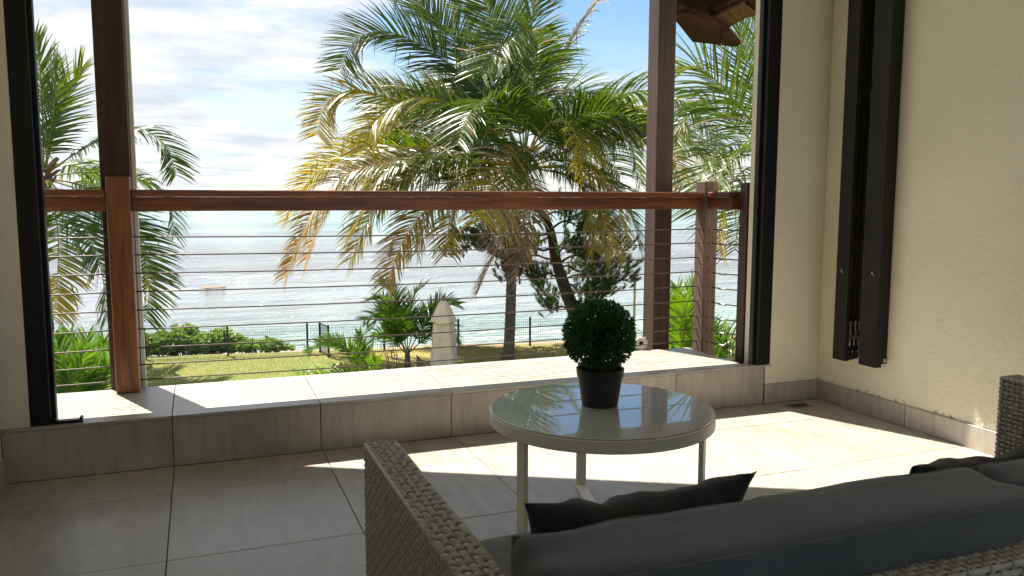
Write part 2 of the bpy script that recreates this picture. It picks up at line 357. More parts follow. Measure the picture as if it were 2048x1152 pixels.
# ---- measured layouts (metres, world coordinates)
MAIN = [('g', 55, 0.25, 1.15, [(9.03, 22.91, 2.35), (8.35, 23.68, 3.93), (7.14, 24.29, 5.18), (5.67, 24.62, 5.94), (4.58, 24.58, 5.7), (3.99, 24.37, 4.74)]), ('g', 35, 0.15, 1.2, [(9.13, 23.09, 2.43), (8.34, 24.31, 4.67), (7.16, 25.43, 6.66), (5.82, 26.41, 7.9), (4.67, 27.0, 8.23)]), ('g', 75, 0.1, 1.25, [(9.1, 22.9, 2.49), (8.74, 23.35, 5.15), (8.15, 23.8, 6.99), (7.31, 24.27, 8.24), (6.37, 24.71, 8.98)]), ('g', 60, 0.1, 1.2, [(9.28, 23.15, 2.51), (9.68, 23.85, 5.13), (10.13, 24.39, 7.52), (10.66, 24.74, 9.47)]), ('g', 30, 0.45, 1.1, [(9.12, 22.67, 2.48), (9.14, 22.05, 4.56), (8.98, 21.56, 5.38), (8.42, 21.04, 5.57), (7.6, 20.55, 5.1), (6.94, 20.37, 4.22)]), ('s', 20, 0.8, 0.9, [(9.34, 22.81, 2.5), (10.21, 23.06, 4.75), (10.9, 23.16, 5.99), (11.48, 23.15, 6.84), (11.84, 23.05, 7.22)]), ('g', 40, 0.7, 1.0, [(9.44, 23.07, 2.33), (10.94, 23.17, 3.46), (12.45, 23.12, 4.24), (13.58, 22.92, 4.41), (14.78, 22.5, 3.84), (15.41, 22.0, 2.59)]), ('g', 10, 0.9, 1.3, [(9.25, 22.48, 2.22), (10.63, 21.5, 2.95), (11.77, 20.66, 3.13), (12.78, 19.9, 2.76), (13.46, 19.42, 1.79)]), ('y', 15, 0.8, 1.1, [(9.13, 22.19, 2.03), (9.53, 20.97, 2.16), (9.93, 19.91, 1.83), (10.25, 19.28, 1.1), (10.46, 18.97, 0.12)]), ('y', -35, 0.75, 1.1, [(9.15, 22.43, 2.3), (8.68, 21.65, 2.46), (7.82, 20.96, 2.03), (7.27, 20.54, 1.28), (6.97, 20.35, 0.51)]), ('y', 35, 0.5, 1.1, [(8.84, 22.65, 2.26), (8.21, 22.42, 2.88), (7.11, 22.37, 3.44), (6.16, 22.46, 3.83), (5.32, 22.55, 3.68), (4.58, 22.65, 3.06), (4.32, 22.56, 2.37)]), ('y', 55, 0.35, 1.05, [(8.96, 23.15, 2.36), (7.3, 24.35, 3.51), (5.72, 25.24, 4.09), (4.66, 25.57, 4.35), (3.83, 25.63, 3.94), (3.46, 25.43, 2.95)]), ('y', 35, 0.55, 1.05, [(8.95, 23.13, 2.18), (7.75, 24.27, 2.46), (5.94, 25.2, 2.65), (4.48, 25.63, 2.44), (3.57, 25.7, 1.92), (2.8, 25.68, 1.01), (2.51, 25.61, 0.41)]), ('o', 25, 0.75, 1.0, [(8.77, 22.65, 2.07), (7.09, 22.87, 2.16), (5.33, 23.22, 2.12), (4.08, 23.44, 1.79), (3.25, 23.56, 1.01), (2.69, 23.75, -0.11), (2.27, 23.9, -1.17)]), ('y', 5, 0.95, 1.1, [(8.69, 22.46, 2.06), (7.09, 22.22, 2.11), (5.76, 22.09, 2.14), (4.76, 21.99, 1.69), (4.13, 21.9, 0.76), (3.85, 21.93, 0.09)]), ('o', 10, 0.9, 1.0, [(8.72, 22.44, 1.96), (7.31, 21.99, 1.79), (6.05, 21.63, 1.02), (5.22, 21.41, 0.1), (4.84, 21.36, -0.62), (4.67, 21.35, -1.28)]), ('d', 20, 0.95, 0.82, [(8.86, 22.41, 2.1), (8.43, 21.7, 2.0), (8.05, 21.1, 1.16), (7.73, 20.78, 0.15), (7.31, 20.73, -0.68), (6.94, 20.78, -1.45)]), ('y', 0, 0.9, 0.95, [(8.8, 22.74, 1.97), (7.56, 22.73, 1.52), (6.9, 22.67, 0.73), (6.69, 22.57, 0.1), (6.69, 22.5, -0.49)]), ('y', 10, 0.9, 1.1, [(9.2, 22.36, 1.96), (9.92, 21.3, 1.66), (10.37, 20.61, 0.96), (10.55, 20.24, 0.21), (10.64, 20.12, -0.51)]), ('g', 5, 0.9, 1.1, [(9.53, 23.11, 1.99), (10.97, 23.2, 1.97), (12.14, 23.11, 1.41), (12.78, 22.88, 0.55), (13.0, 22.67, -0.47)]), ('y', 25, 0.7, 1.15, [(9.57, 23.22, 2.19), (11.9, 23.37, 2.81), (13.84, 23.32, 3.22), (15.14, 22.99, 2.79), (15.78, 22.61, 1.67)]), ('g', 40, 0.4, 1.1, [(9.25, 23.48, 2.45), (8.94, 25.1, 4.18), (8.3, 26.51, 4.95), (7.43, 27.69, 4.81), (6.69, 28.3, 3.92)]), ('g', 40, 0.4, 1.1, [(9.48, 23.39, 2.45), (10.64, 24.42, 3.95), (11.84, 25.12, 4.63), (12.84, 25.43, 4.13), (13.26, 25.47, 3.06)]), ('g', 30, 0.5, 1.1, [(9.44, 23.63, 2.46), (10.0, 25.39, 4.58), (10.24, 26.95, 5.78), (10.33, 28.2, 5.8)]), ('d', 0, 0.95, 0.7, [(9.16, 22.93, 2.06), (9.18, 22.41, 1.31), (9.01, 22.15, 0.44), (8.76, 22.13, -0.57), (8.57, 22.12, -1.29)]), ('g', 40, 0.5, 1.1, [(9.18, 23.5, 2.35), (8.53, 25.14, 3.23), (7.78, 26.52, 3.31), (6.98, 27.4, 2.68), (6.5, 27.65, 1.51)]), ('g', 30, 0.6, 1.1, [(9.53, 23.36, 2.3), (11.09, 24.22, 2.76), (12.54, 24.62, 2.66), (13.37, 24.74, 1.85)]), ('g', 20, 0.6, 1.15, [(8.95, 22.51, 2.4), (8.49, 21.94, 3.34), (7.64, 21.44, 3.66), (6.8, 20.86, 3.31), (6.31, 20.4, 2.43)]), ('y', 20, 0.7, 1.1, [(9.12, 22.44, 2.36), (9.34, 21.59, 3.13), (9.46, 20.68, 3.13), (9.51, 19.83, 2.47), (9.49, 19.4, 1.55)]), ('o', 20, 0.8, 1.1, [(8.99, 23.22, 2.12), (7.31, 24.42, 2.26), (5.53, 25.51, 2.09), (4.36, 25.98, 1.39), (3.59, 26.14, 0.23), (3.14, 26.19, -0.86)]), ('y', 10, 0.9, 1.15, [(8.79, 22.64, 2.04), (7.18, 22.5, 2.01), (5.7, 22.39, 1.78), (4.7, 22.36, 1.02), (4.16, 22.35, 0.07), (3.88, 22.38, -0.61)]), ('g', 10, 0.9, 1.1, [(9.01, 23.2, 2.03), (8.01, 24.1, 1.85), (7.21, 24.65, 1.17), (6.63, 24.87, 0.24), (6.38, 24.87, -0.61)]), ('y', 15, 0.8, 1.1, [(9.37, 22.73, 1.98), (10.2, 22.63, 1.99), (10.85, 22.41, 1.32), (11.1, 22.21, 0.43), (11.13, 22.09, -0.47)]), ('y', 33.23408337400224, 0.6422398120557308, 1.131763680037065, [(9.13, 22.97, 2.28), (8.38, 24.8, 2.41), (7.38, 26.62, 2.5), (6.39, 27.82, 2.5), (5.84, 28.11, 1.43)]), ('y', 43.45845805097555, 0.590541283479734, 1.0778136281088324, [(9.13, 22.97, 2.28), (8.56, 24.84, 2.6), (7.76, 26.67, 2.8), (6.91, 27.84, 2.67), (6.42, 28.1, 1.45)]), ('y', 10.6058694933091, 0.7108938725710853, 0.9818799879524562, [(9.13, 22.97, 2.28), (8.55, 24.75, 2.45), (7.74, 26.51, 2.56), (6.9, 27.65, 2.53), (6.42, 27.91, 1.44)]), ('g', 33.78998062575576, 0.7680626478159809, 1.02752171712239, [(9.13, 22.97, 2.28), (10.7, 23.95, 3.58), (12.39, 24.72, 4.29), (13.65, 24.92, 3.53), (14.11, 24.7, 1.56)]), ('g', 13.89817238923509, 0.4543875440802676, 0.9933973882466274, [(9.13, 22.97, 2.28), (8.36, 24.43, 3.58), (7.39, 25.87, 4.25), (6.44, 26.71, 3.47), (5.9, 26.82, 1.53)]), ('g', 32.96090941158249, 0.6136412339957777, 1.031515172994512, [(9.13, 22.97, 2.28), (9.88, 21.7, 3.1), (10.69, 20.58, 3.42), (11.36, 19.77, 2.85), (11.66, 19.36, 1.44)]), ('y', 36.85094168650073, 0.46523984878842795, 1.1221275066232534, [(9.13, 22.97, 2.28), (8.29, 24.96, 3.41), (7.15, 26.92, 4.03), (5.99, 28.11, 3.38), (5.35, 28.34, 1.53)]), ('y', 43.264317210934166, 0.6294129409405139, 1.006991492397241, [(9.13, 22.97, 2.28), (11.02, 23.66, 3.19), (13.09, 24.16, 3.69), (14.69, 24.2, 3.18), (15.32, 23.94, 1.52)]), ('g', 26.418473093836354, 0.46030614978112383, 1.0087782493638124, [(9.13, 22.97, 2.28), (8.33, 24.46, 3.29), (7.32, 25.93, 3.83), (6.33, 26.82, 3.23), (5.79, 26.97, 1.51)])]
LEFT = [('g', 60, 0.1, 1.0, [(-3.78, 25.24, 1.87), (-3.77, 25.41, 3.27), (-3.76, 25.44, 4.46), (-3.84, 25.46, 5.34)]), ('g', 35, 0.2, 1.0, [(-3.73, 25.22, 1.87), (-3.47, 25.48, 3.02), (-3.15, 25.58, 3.98), (-2.76, 25.61, 4.6)]), ('g', 70, 0.15, 1.0, [(-3.75, 25.23, 1.87), (-3.44, 24.72, 3.09), (-3.27, 24.43, 3.96), (-3.28, 24.19, 4.56)]), ('g', 20, 0.7, 0.95, [(-3.66, 25.18, 1.74), (-3.0, 25.1, 2.24), (-2.18, 24.94, 2.69), (-1.29, 24.62, 2.86), (-0.67, 24.33, 2.42), (-0.48, 24.17, 1.68)]), ('g', 15, 0.85, 0.9, [(-3.71, 25.51, 1.65), (-2.83, 25.51, 1.76), (-1.83, 25.44, 1.7), (-1.06, 25.22, 1.35), (-0.67, 24.99, 0.73), (-0.62, 24.89, 0.03)]), ('g', 10, 0.6, 1.0, [(-3.64, 24.83, 1.53), (-3.28, 24.11, 1.2), (-2.77, 23.4, 0.51), (-2.4, 22.95, -0.32), (-2.24, 22.79, -1.17), (-2.24, 22.69, -1.98)]), ('y', 5, 0.8, 0.9, [(-3.69, 24.84, 1.51), (-3.48, 24.27, 1.01), (-3.35, 23.9, 0.11), (-3.38, 23.69, -0.84), (-3.51, 23.6, -2.04)]), ('g', 20, 0.7, 1.0, [(-3.67, 25.38, 1.54), (-2.81, 25.12, 1.21), (-2.01, 24.75, 0.67), (-1.47, 24.44, -0.21), (-1.28, 24.13, -1.28), (-1.39, 24.06, -2.22)]), ('y', 20, 0.7, 0.9, [(-3.75, 25.73, 1.58), (-3.05, 26.2, 1.42), (-2.38, 26.33, 1.0), (-1.79, 26.23, 0.21), (-1.53, 26.1, -0.88), (-1.5, 25.97, -1.9)]), ('g', 30, 0.5, 1.0, [(-3.89, 25.26, 1.67), (-4.42, 25.06, 1.92), (-5.19, 24.91, 1.78), (-5.66, 24.75, 0.75)]), ('g', 40, 0.4, 1.0, [(-3.91, 25.61, 1.81), (-4.49, 26.52, 3.07), (-5.21, 27.31, 3.81), (-5.93, 27.77, 3.55)]), ('y', 20, 0.8, 0.9, [(-3.87, 25.46, 1.57), (-4.21, 25.49, 0.73), (-4.36, 25.31, -0.34), (-4.26, 25.02, -1.53)]), ('g', 20, 0.7, 1.0, [(-3.8, 25.88, 1.76), (-3.49, 26.87, 2.0), (-2.92, 27.49, 1.81), (-2.5, 27.67, 1.0)])]
RIGHT = [('g', 50, 0.35, 1.2, [(11.1, 14.18, 2.08), (10.67, 14.2, 2.65), (10.19, 14.22, 3.13), (9.79, 14.31, 3.52), (9.5, 14.45, 3.73), (9.13, 14.46, 3.59)]), ('g', 65, 0.1, 1.2, [(11.23, 14.36, 2.2), (11.14, 14.63, 3.25), (10.98, 14.79, 4.09), (10.83, 14.91, 4.67)]), ('g', 55, 0.1, 1.3, [(11.15, 14.17, 2.19), (11.2, 14.31, 3.53), (11.1, 14.47, 4.56), (10.93, 14.62, 5.28)]), ('g', 20, 0.6, 1.1, [(11.05, 14.18, 1.93), (10.38, 14.14, 2.17), (9.88, 14.1, 2.05), (9.48, 14.1, 1.6), (9.33, 14.07, 0.85)]), ('g', 30, 0.5, 1.1, [(11.31, 14.52, 2.0), (11.05, 15.24, 2.68), (10.68, 15.75, 3.09), (10.28, 15.99, 2.91), (10.03, 16.01, 2.27)]), ('y', 10, 0.8, 1.1, [(10.91, 14.0, 1.77), (10.27, 13.8, 1.65), (9.81, 13.71, 1.25), (9.65, 13.7, 0.66), (9.61, 13.65, 0.07)]), ('g', 20, 0.7, 1.1, [(11.17, 14.33, 1.78), (10.92, 14.49, 1.37), (10.7, 14.5, 0.74), (10.58, 14.46, 0.0)]), ('g', 20, 0.6, 1.1, [(11.19, 14.13, 1.98), (11.74, 13.97, 2.39), (12.52, 13.67, 2.4), (13.07, 13.38, 1.68)]), ('g', 30, 0.5, 1.1, [(11.39, 14.39, 2.1), (11.91, 14.54, 3.17), (12.61, 14.45, 3.83), (13.28, 14.29, 3.74)]), ('g', 30, 0.5, 1.1, [(10.7, 13.77, 1.87), (9.79, 13.16, 2.0), (9.06, 12.76, 1.69), (8.65, 12.53, 1.15)])]
SPALM = [('p', 40, 0.25, 0.5, [(5.32, 21.99, -3.19), (5.16, 22.16, -2.29), (4.97, 22.21, -1.52), (4.64, 22.27, -1.2)]), ('p', 30, 0.3, 0.5, [(5.28, 22.0, -3.19), (4.92, 22.01, -2.47), (4.5, 22.0, -2.07), (4.12, 21.92, -2.21)]), ('p', 30, 0.45, 0.5, [(5.28, 22.0, -3.22), (4.82, 21.91, -2.73), (4.46, 21.85, -2.6), (4.22, 21.68, -2.99)]), ('p', 20, 0.3, 0.55, [(5.35, 22.09, -3.18), (5.43, 22.37, -2.34), (5.7, 22.56, -1.66), (6.03, 22.68, -1.4)]), ('p', 30, 0.3, 0.5, [(5.38, 22.07, -3.19), (5.88, 22.19, -2.41), (6.39, 22.17, -1.86), (6.85, 22.09, -1.94)]), ('p', 30, 0.5, 0.5, [(5.38, 22.07, -3.22), (5.98, 22.01, -2.71), (6.47, 21.95, -2.54), (6.74, 21.79, -3.03)]), ('p', 20, 0.4, 0.5, [(5.3, 21.89, -3.16), (5.04, 21.64, -2.49), (4.59, 21.44, -1.96), (4.14, 21.24, -2.38)]), ('p', 20, 0.4, 0.5, [(5.35, 22.09, -3.19), (5.66, 22.17, -2.32), (6.07, 22.06, -1.97), (6.36, 21.8, -2.31)]), ('p', 30, 0.3, 0.45, [(5.34, 22.19, -3.23), (5.14, 22.68, -2.51), (4.94, 23.05, -1.83), (4.49, 23.33, -1.84)])]
ARCH = [('l', 60, 0.05, 0.42, [(3.87, 20.64, -3.76), (3.79, 20.73, -3.25), (3.55, 20.88, -2.81), (3.13, 21.06, -2.59), (2.71, 21.21, -2.68), (2.54, 21.26, -2.87)]), ('l', 40, 0.1, 0.42, [(3.89, 20.63, -3.76), (3.91, 20.91, -3.17), (3.89, 21.18, -2.75), (3.87, 21.33, -2.44)]), ('l', 40, 0.2, 0.42, [(3.92, 20.62, -3.76), (4.05, 20.52, -3.3), (4.12, 20.42, -3.02), (4.06, 20.35, -2.9)]), ('l', 50, 0.1, 0.4, [(3.84, 20.64, -3.8), (3.49, 20.61, -3.4), (3.16, 20.53, -3.3), (2.89, 20.41, -3.44)])]
SAGO = [('p', 45, 0.1, 0.55, [(-2.0, 14.88, -2.56), (-2.13, 15.0, -1.9), (-2.24, 15.13, -1.18)]), ('p', 45, 0.1, 0.55, [(-2.0, 14.88, -2.56), (-1.99, 15.06, -1.92), (-2.05, 15.28, -1.18)]), ('p', 45, 0.1, 0.55, [(-2.0, 14.88, -2.56), (-1.84, 14.79, -1.88), (-1.73, 14.73, -1.15)]), ('p', 45, 0.1, 0.55, [(-2.0, 14.88, -2.56), (-1.71, 14.9, -1.91), (-1.51, 14.95, -1.26)]), ('p', 45, 0.1, 0.55, [(-2.0, 14.88, -2.56), (-1.58, 14.69, -1.88), (-1.34, 14.55, -1.37)]), ('p', 45, 0.1, 0.55, [(-2.0, 14.88, -2.56), (-2.22, 15.15, -1.93), (-2.41, 15.38, -1.45)]), ('p', 45, 0.1, 0.55, [(-2.0, 14.88, -2.56), (-2.0, 14.64, -1.84), (-2.09, 14.4, -1.46)]), ('p', 45, 0.1, 0.55, [(-2.0, 14.88, -2.56), (-1.74, 14.54, -1.84), (-1.51, 14.17, -1.53)]), ('p', 45, 0.1, 0.55, [(-2.0, 14.88, -2.56), (-1.65, 14.98, -1.94), (-1.34, 15.04, -1.84)]), ('p', 45, 0.1, 0.55, [(-2.0, 14.88, -2.56), (-2.2, 15.03, -1.9), (-2.54, 15.18, -1.74)]), ('p', 45, 0.1, 0.55, [(-2.0, 14.88, -2.56), (-1.85, 14.53, -1.82), (-1.74, 14.18, -1.28)]), ('p', 45, 0.1, 0.55, [(-2.0, 14.88, -2.56), (-2.03, 15.39, -1.99), (-2.06, 15.91, -1.34)])]
RGREEN = [('l', 45, 0.15, 0.45, [(5.76, 8.83, -1.22), (5.79, 8.88, -0.71), (5.9, 8.93, 0.05)]), ('l', 45, 0.15, 0.45, [(5.76, 8.83, -1.22), (5.78, 8.99, -0.73), (5.82, 9.16, -0.07)]), ('l', 45, 0.15, 0.45, [(5.76, 8.83, -1.22), (5.89, 9.0, -0.74), (6.15, 9.13, -0.17)]), ('l', 45, 0.15, 0.45, [(5.76, 8.83, -1.22), (5.63, 8.83, -0.7), (5.5, 8.84, -0.18)]), ('l', 45, 0.15, 0.45, [(5.76, 8.83, -1.22), (5.78, 8.78, -0.7), (5.95, 8.65, -0.3)]), ('l', 45, 0.15, 0.45, [(5.76, 8.83, -1.22), (5.64, 8.73, -0.68), (5.57, 8.61, -0.09)]), ('l', 45, 0.15, 0.45, [(5.76, 8.83, -1.22), (5.74, 9.06, -0.74), (5.71, 9.26, -0.5)])]
RGREEN2 = [('p', 35, 0.3, 0.5, [(6.7, 9.52, -1.44), (6.78, 9.55, -0.95), (7.03, 9.5, -0.6)]), ('p', 35, 0.3, 0.5, [(6.7, 9.52, -1.44), (6.77, 9.71, -0.98), (6.87, 9.87, -0.69)]), ('p', 35, 0.3, 0.5, [(6.7, 9.52, -1.44), (6.76, 9.39, -1.0), (6.93, 9.19, -0.76)]), ('p', 35, 0.3, 0.5, [(6.7, 9.52, -1.44), (6.56, 9.53, -0.94), (6.39, 9.52, -0.68)]), ('p', 35, 0.3, 0.5, [(6.7, 9.52, -1.44), (6.7, 9.32, -0.84), (6.74, 9.04, -0.86)]), ('p', 35, 0.3, 0.5, [(6.7, 9.52, -1.44), (6.8, 9.81, -0.93), (7.09, 9.99, -0.83)])]
TRUNK_MAIN = [(8.42, 22.42, -3.73), (8.51, 22.44, -3.26), (8.61, 22.56, -1.93), (8.71, 22.7, -0.46), (8.89, 22.8, 1.02), (9.09, 22.87, 2.23)]
PINE_TRUNK = [(11.93, 23.75, -3.86), (11.64, 23.94, -3.21), (11.23, 24.23, -2.07), (10.92, 24.48, -0.94), (10.78, 24.65, 0.04), (10.57, 25.02, 0.68), (10.39, 25.36, 1.09)]
PINE_BRANCH = [[(11.23, 24.23, -2.07), (12.0, 23.43, -1.77), (12.62, 22.9, -1.5)], [(11.1, 24.34, -1.59), (12.24, 24.26, -1.29), (13.39, 24.15, -1.23)], [(10.96, 24.46, -1.02), (11.75, 23.67, -0.58), (12.41, 22.88, -0.54)], [(10.87, 24.54, -0.61), (12.02, 24.61, 0.02), (13.07, 24.64, 0.09)], [(11.3, 24.17, -2.32), (11.66, 23.62, -2.19), (12.02, 23.29, -2.0)], [(11.03, 24.39, -1.34), (10.3, 24.14, -1.3), (9.55, 24.0, -1.26)], [(10.9, 24.51, -0.77), (10.25, 25.08, -0.8), (9.38, 25.61, -0.98)], [(10.77, 24.64, -0.12), (9.66, 24.51, -0.26), (8.43, 24.62, -0.57)], [(10.77, 24.65, -0.04), (9.7, 25.51, 0.1), (8.27, 26.22, -0.32)], [(10.63, 24.75, 0.36), (9.16, 24.99, 0.37), (7.62, 25.23, -0.75)], [(10.56, 24.79, 0.53), (11.62, 24.94, 0.68), (12.54, 24.92, 0.68)], [(11.37, 24.13, -2.48), (10.96, 24.61, -2.44), (10.66, 24.99, -2.05)], [(10.7, 24.69, 0.12), (11.25, 23.76, 0.38), (11.89, 22.91, -0.14)], [(10.83, 24.57, -0.45), (9.69, 24.14, -0.56), (9.03, 23.96, -1.48)], [(11.0, 24.42, -1.18), (12.0, 24.91, -1.16), (13.05, 24.95, -1.03)], [(11.14, 24.3, -1.75), (12.05, 24.81, -1.83), (12.79, 24.97, -1.71)], [(10.9, 24.51, -0.77), (10.94, 23.46, -0.39), (11.19, 22.88, -0.83)], [(10.35, 24.92, 0.93), (9.54, 25.55, 0.85), (8.66, 26.06, 0.51)]]
EAVE = {'A': [(3.354, 5.469, 2.454), (3.494, 5.571, 2.416), (3.751, 5.768, 2.336), (3.994, 5.729, 2.32), (3.855, 5.529, 2.392), (3.677, 5.438, 2.433), (3.472, 5.382, 2.464)], 'A2': [(3.852, 5.524, 2.384), (3.988, 5.714, 2.315), (4.098, 5.693, 2.308), (4.122, 5.654, 2.318), (3.916, 5.517, 2.379)], 'B': [(3.732, 5.607, 2.458), (3.778, 5.514, 2.478), (3.809, 5.393, 2.504), (3.999, 5.513, 2.457), (3.976, 5.622, 2.43), (3.938, 5.662, 2.423)], 'C': [(3.795, 5.364, 2.502), (3.814, 5.307, 2.514), (3.995, 5.422, 2.47), (3.986, 5.492, 2.453)], 'D': [(3.827, 5.319, 2.519), (3.839, 5.264, 2.53), (4.056, 5.374, 2.486), (4.009, 5.437, 2.475)], 'E': [(3.291, 5.375, 2.643), (3.606, 5.876, 2.5), (3.721, 5.732, 2.527), (3.861, 5.711, 2.519), (4.016, 5.224, 2.62), (3.888, 5.062, 2.659)], 'F': [(3.916, 5.362, 2.55), (4.051, 5.461, 2.515), (4.149, 5.449, 2.508), (3.976, 5.171, 2.586), (3.863, 5.256, 2.578)], 'G': [(3.701, 5.49, 2.515), (3.794, 5.572, 2.486), (3.886, 5.285, 2.546), (3.793, 5.186, 2.574)], 'H_': [(3.501, 5.588, 2.534), (3.502, 5.554, 2.542), (3.658, 5.628, 2.51), (3.669, 5.658, 2.501)]}
# ================================================================== THE SETTING OUTSIDE
GZ = -3.7; SEA = -5.0
def m_ground():
    m, t, b = mat('lawn soil and dry grass'); P = pos(t)
    sp = N(t, 'ShaderNodeSeparateXYZ'); wire(t, P, sp.inputs[0])
    a = nz(t, P, .35, 5, .6); d = nz(t, P, 6, 6, .65); e = nz(t, P, 45, 3, .6)
    g = math_(t, 'MULTIPLY_ADD', sp.outputs[0], .035, -.06); k = math_(t, 'ADD', math_(t, 'MULTIPLY_ADD', a, .9, -.08), g)
    k = math_(t, 'ADD', k, math_(t, 'MULTIPLY_ADD', d, .5, -.25))
    r = ramp(t, [(.25, (.16, .19, .055)), (.50, (.26, .245, .080)), (.8, (.40, .32, .15))]); wire(t, k, r.inputs[0])
    r2 = ramp(t, [(.3, (.6, .6, .55)), (.65, (1.1, 1.1, 1.1))]); wire(t, e, r2.inputs[0])
    wire(t, mixc(t, 1.0, r.outputs[0], r2.outputs[0], 'MULTIPLY'), b.inputs['Base Color']); b.inputs['Roughness'].default_value = .95
    bump(t, b, math_(t, 'ADD', d, e), .7, .04)
    return m
def m_sand():
    m, t, b = mat('coral sand'); P = pos(t)
    a = nz(t, P, 1.2, 5, .6); d = nz(t, P, 14, 5, .65)
    r = ramp(t, [(.3, (.24, .19, .14)), (.7, (.38, .32, .25))]); wire(t, a, r.inputs[0])
    r2 = ramp(t, [(.35, (.6, .55, .5)), (.5, (1, 1, 1))]); wire(t, d, r2.inputs[0])
    wire(t, mixc(t, 1.0, r.outputs[0], r2.outputs[0], 'MULTIPLY'), b.inputs['Base Color']); b.inputs['Roughness'].default_value = .9
    bump(t, b, d, .6, .05); return m
def m_sea():
    m, t, b = mat('lagoon water'); P = pos(t)
    sp = N(t, 'ShaderNodeSeparateXYZ'); wire(t, P, sp.inputs[0])
    big = nz(t, P, .03, 4, .55, (.35, 1, 1)); rf = nz(t, P, .11, 5, .6, (.4, 1, 1))
    # distance from the shore, wobbled by the reef
    dy = math_(t, 'ADD', math_(t, 'MULTIPLY_ADD', sp.outputs[0], .05, sp.outputs[1]), math_(t, 'MULTIPLY_ADD', rf, 14, -7))
    lg = math_(t, 'LOGARITHM', math_(t, 'MAXIMUM', math_(t, 'SUBTRACT', dy, 26), 1.0), 10)
    r = ramp(t, [(.22, (.44, .52, .47)), (.34, (.26, .42, .40)), (.40, (.25, .31, .33)), (.55, (.20, .23, .26)), (.64, (.21, .27, .30)), (.74, (.20, .37, .39)), (.95, (.22, .38, .40))])
    wire(t, math_(t, 'DIVIDE', lg, 3.0), r.inputs[0])
    rk = ramp(t, [(.40, (.62, .62, .64)), (.58, (1.05, 1.05, 1.05))]); wire(t, big, rk.inputs[0])
    cc = mixc(t, 1.0, r.outputs[0], rk.outputs[0], 'MULTIPLY')
    # foam near the shore and on the reef
    fo = nz(t, P, .9, 6, .7, (.35, 1, 1), 1.0)
    sh = N(t, 'ShaderNodeMapRange'); sh.inputs[1].default_value = 33; sh.inputs[2].default_value = 43; sh.inputs[3].default_value = .16; sh.inputs[4].default_value = -.08; wire(t, dy, sh.inputs[0])
    reef = N(t, 'ShaderNodeMapRange', interpolation_type='SMOOTHSTEP'); reef.inputs[1].default_value = 0; reef.inputs[2].default_value = 9; reef.inputs[3].default_value = .20; reef.inputs[4].default_value = 0
    wire(t, math_(t, 'ABSOLUTE', math_(t, 'SUBTRACT', dy, 68)), reef.inputs[0])
    f2 = math_(t, 'ADD', math_(t, 'ADD', fo, sh.outputs[0]), reef.outputs[0])
    fr = ramp(t, [(.66, (0, 0, 0)), (.80, (1, 1, 1))]); wire(t, f2, fr.inputs[0])
    cc = mixc(t, math_(t, 'MULTIPLY', fr.outputs[0], .85), cc, (.75, .78, .78))
    wire(t, cc, b.inputs['Base Color']); b.inputs['IOR'].default_value = 1.33
    wire(t, math_(t, 'MULTIPLY_ADD', fr.outputs[0], .5, .06), b.inputs['Roughness'])
    w1 = nz(t, P, .55, 5, .6, (.45, 1, 1), .6); w2 = nz(t, P, 2.4, 4, .6, (.5, 1, 1), .4); w3 = nz(t, P, .24, 3, .5, (.18, 1, 1))
    h = math_(t, 'ADD', math_(t, 'ADD', math_(t, 'MULTIPLY', w1, 1.0), math_(t, 'MULTIPLY', w2, .35)), math_(t, 'MULTIPLY', w3, 2.0))
    w4 = nz(t, P, 7.0, 3, .6, (.6, 1, 1)); h = math_(t, 'ADD', h, math_(t, 'MULTIPLY', w4, .16))
    bump(t, b, h, 1.0, .9)
    return m
M['lawn'] = m_ground(); M['sand'] = m_sand(); M['sea'] = m_sea()

def fence_y(x): return 26.35 - 0.17 * (x + 1.64)
def ground_z(x, y):
    e = y - (fence_y(max(-40, min(40, x))) + .35)
    z = GZ + 0.05 * noise.noise(Vector((x * .35, y * .35, 0)))
    if e > 0:
        z -= min(2.6, .17 * e)
    return z
def sheet(name, xs, ys, m, zf, keep=None, kind='structure'):
    g = MB(); nx = len(xs)
    for y in ys:
        for x in xs: g.v.append((x, y, zf(x, y)))
    for j in range(len(ys) - 1):
        for i in range(nx - 1):
            if keep and not keep((xs[i] + xs[i+1]) / 2, (ys[j] + ys[j+1]) / 2): continue
            a = j * nx + i; g.f.append((a, a + 1, a + 1 + nx, a + nx))
    o = g.build(name, m, smooth=True); tag(o, kind=kind); return o
xs = [-300, -120, -60, -30] + [-16 + .5 * i for i in range(85)] + [40, 70, 130, 300]
ys = [-200, -80, -20, 5, 10] + [14 + .5 * i for i in range(50)] + [42, 50, 70]
sheet('lawn', xs, ys, M['lawn'], ground_z, lambda x, y: y < fence_y(max(-40, min(40, x))) + .9)
sheet('beach', xs, ys, M['sand'], lambda x, y: ground_z(x, y) - .012, lambda x, y: y > fence_y(max(-40, min(40, x))) - .6)
def geo(a, b, n): return [a * (b / a) ** (i / n) for i in range(n + 1)]
sx = [-x for x in reversed(geo(20, 26000, 14))] + [-10, 0, 10] + geo(20, 26000, 14)
sea = sheet('sea', sx, [30] + [y for y in geo(34, 26000, 24)], M['sea'], lambda x, y: SEA)

# ================================================================== TERRACE
RY = 3.544          # front face of the raised ledge
LZ = 0.213          # top of the ledge
XR = 3.164          # right hand wall
XL = -0.73          # left hand wall
FX0, FY0, T = -0.125, 2.600, 0.600   # tile grid
J = 0.0016

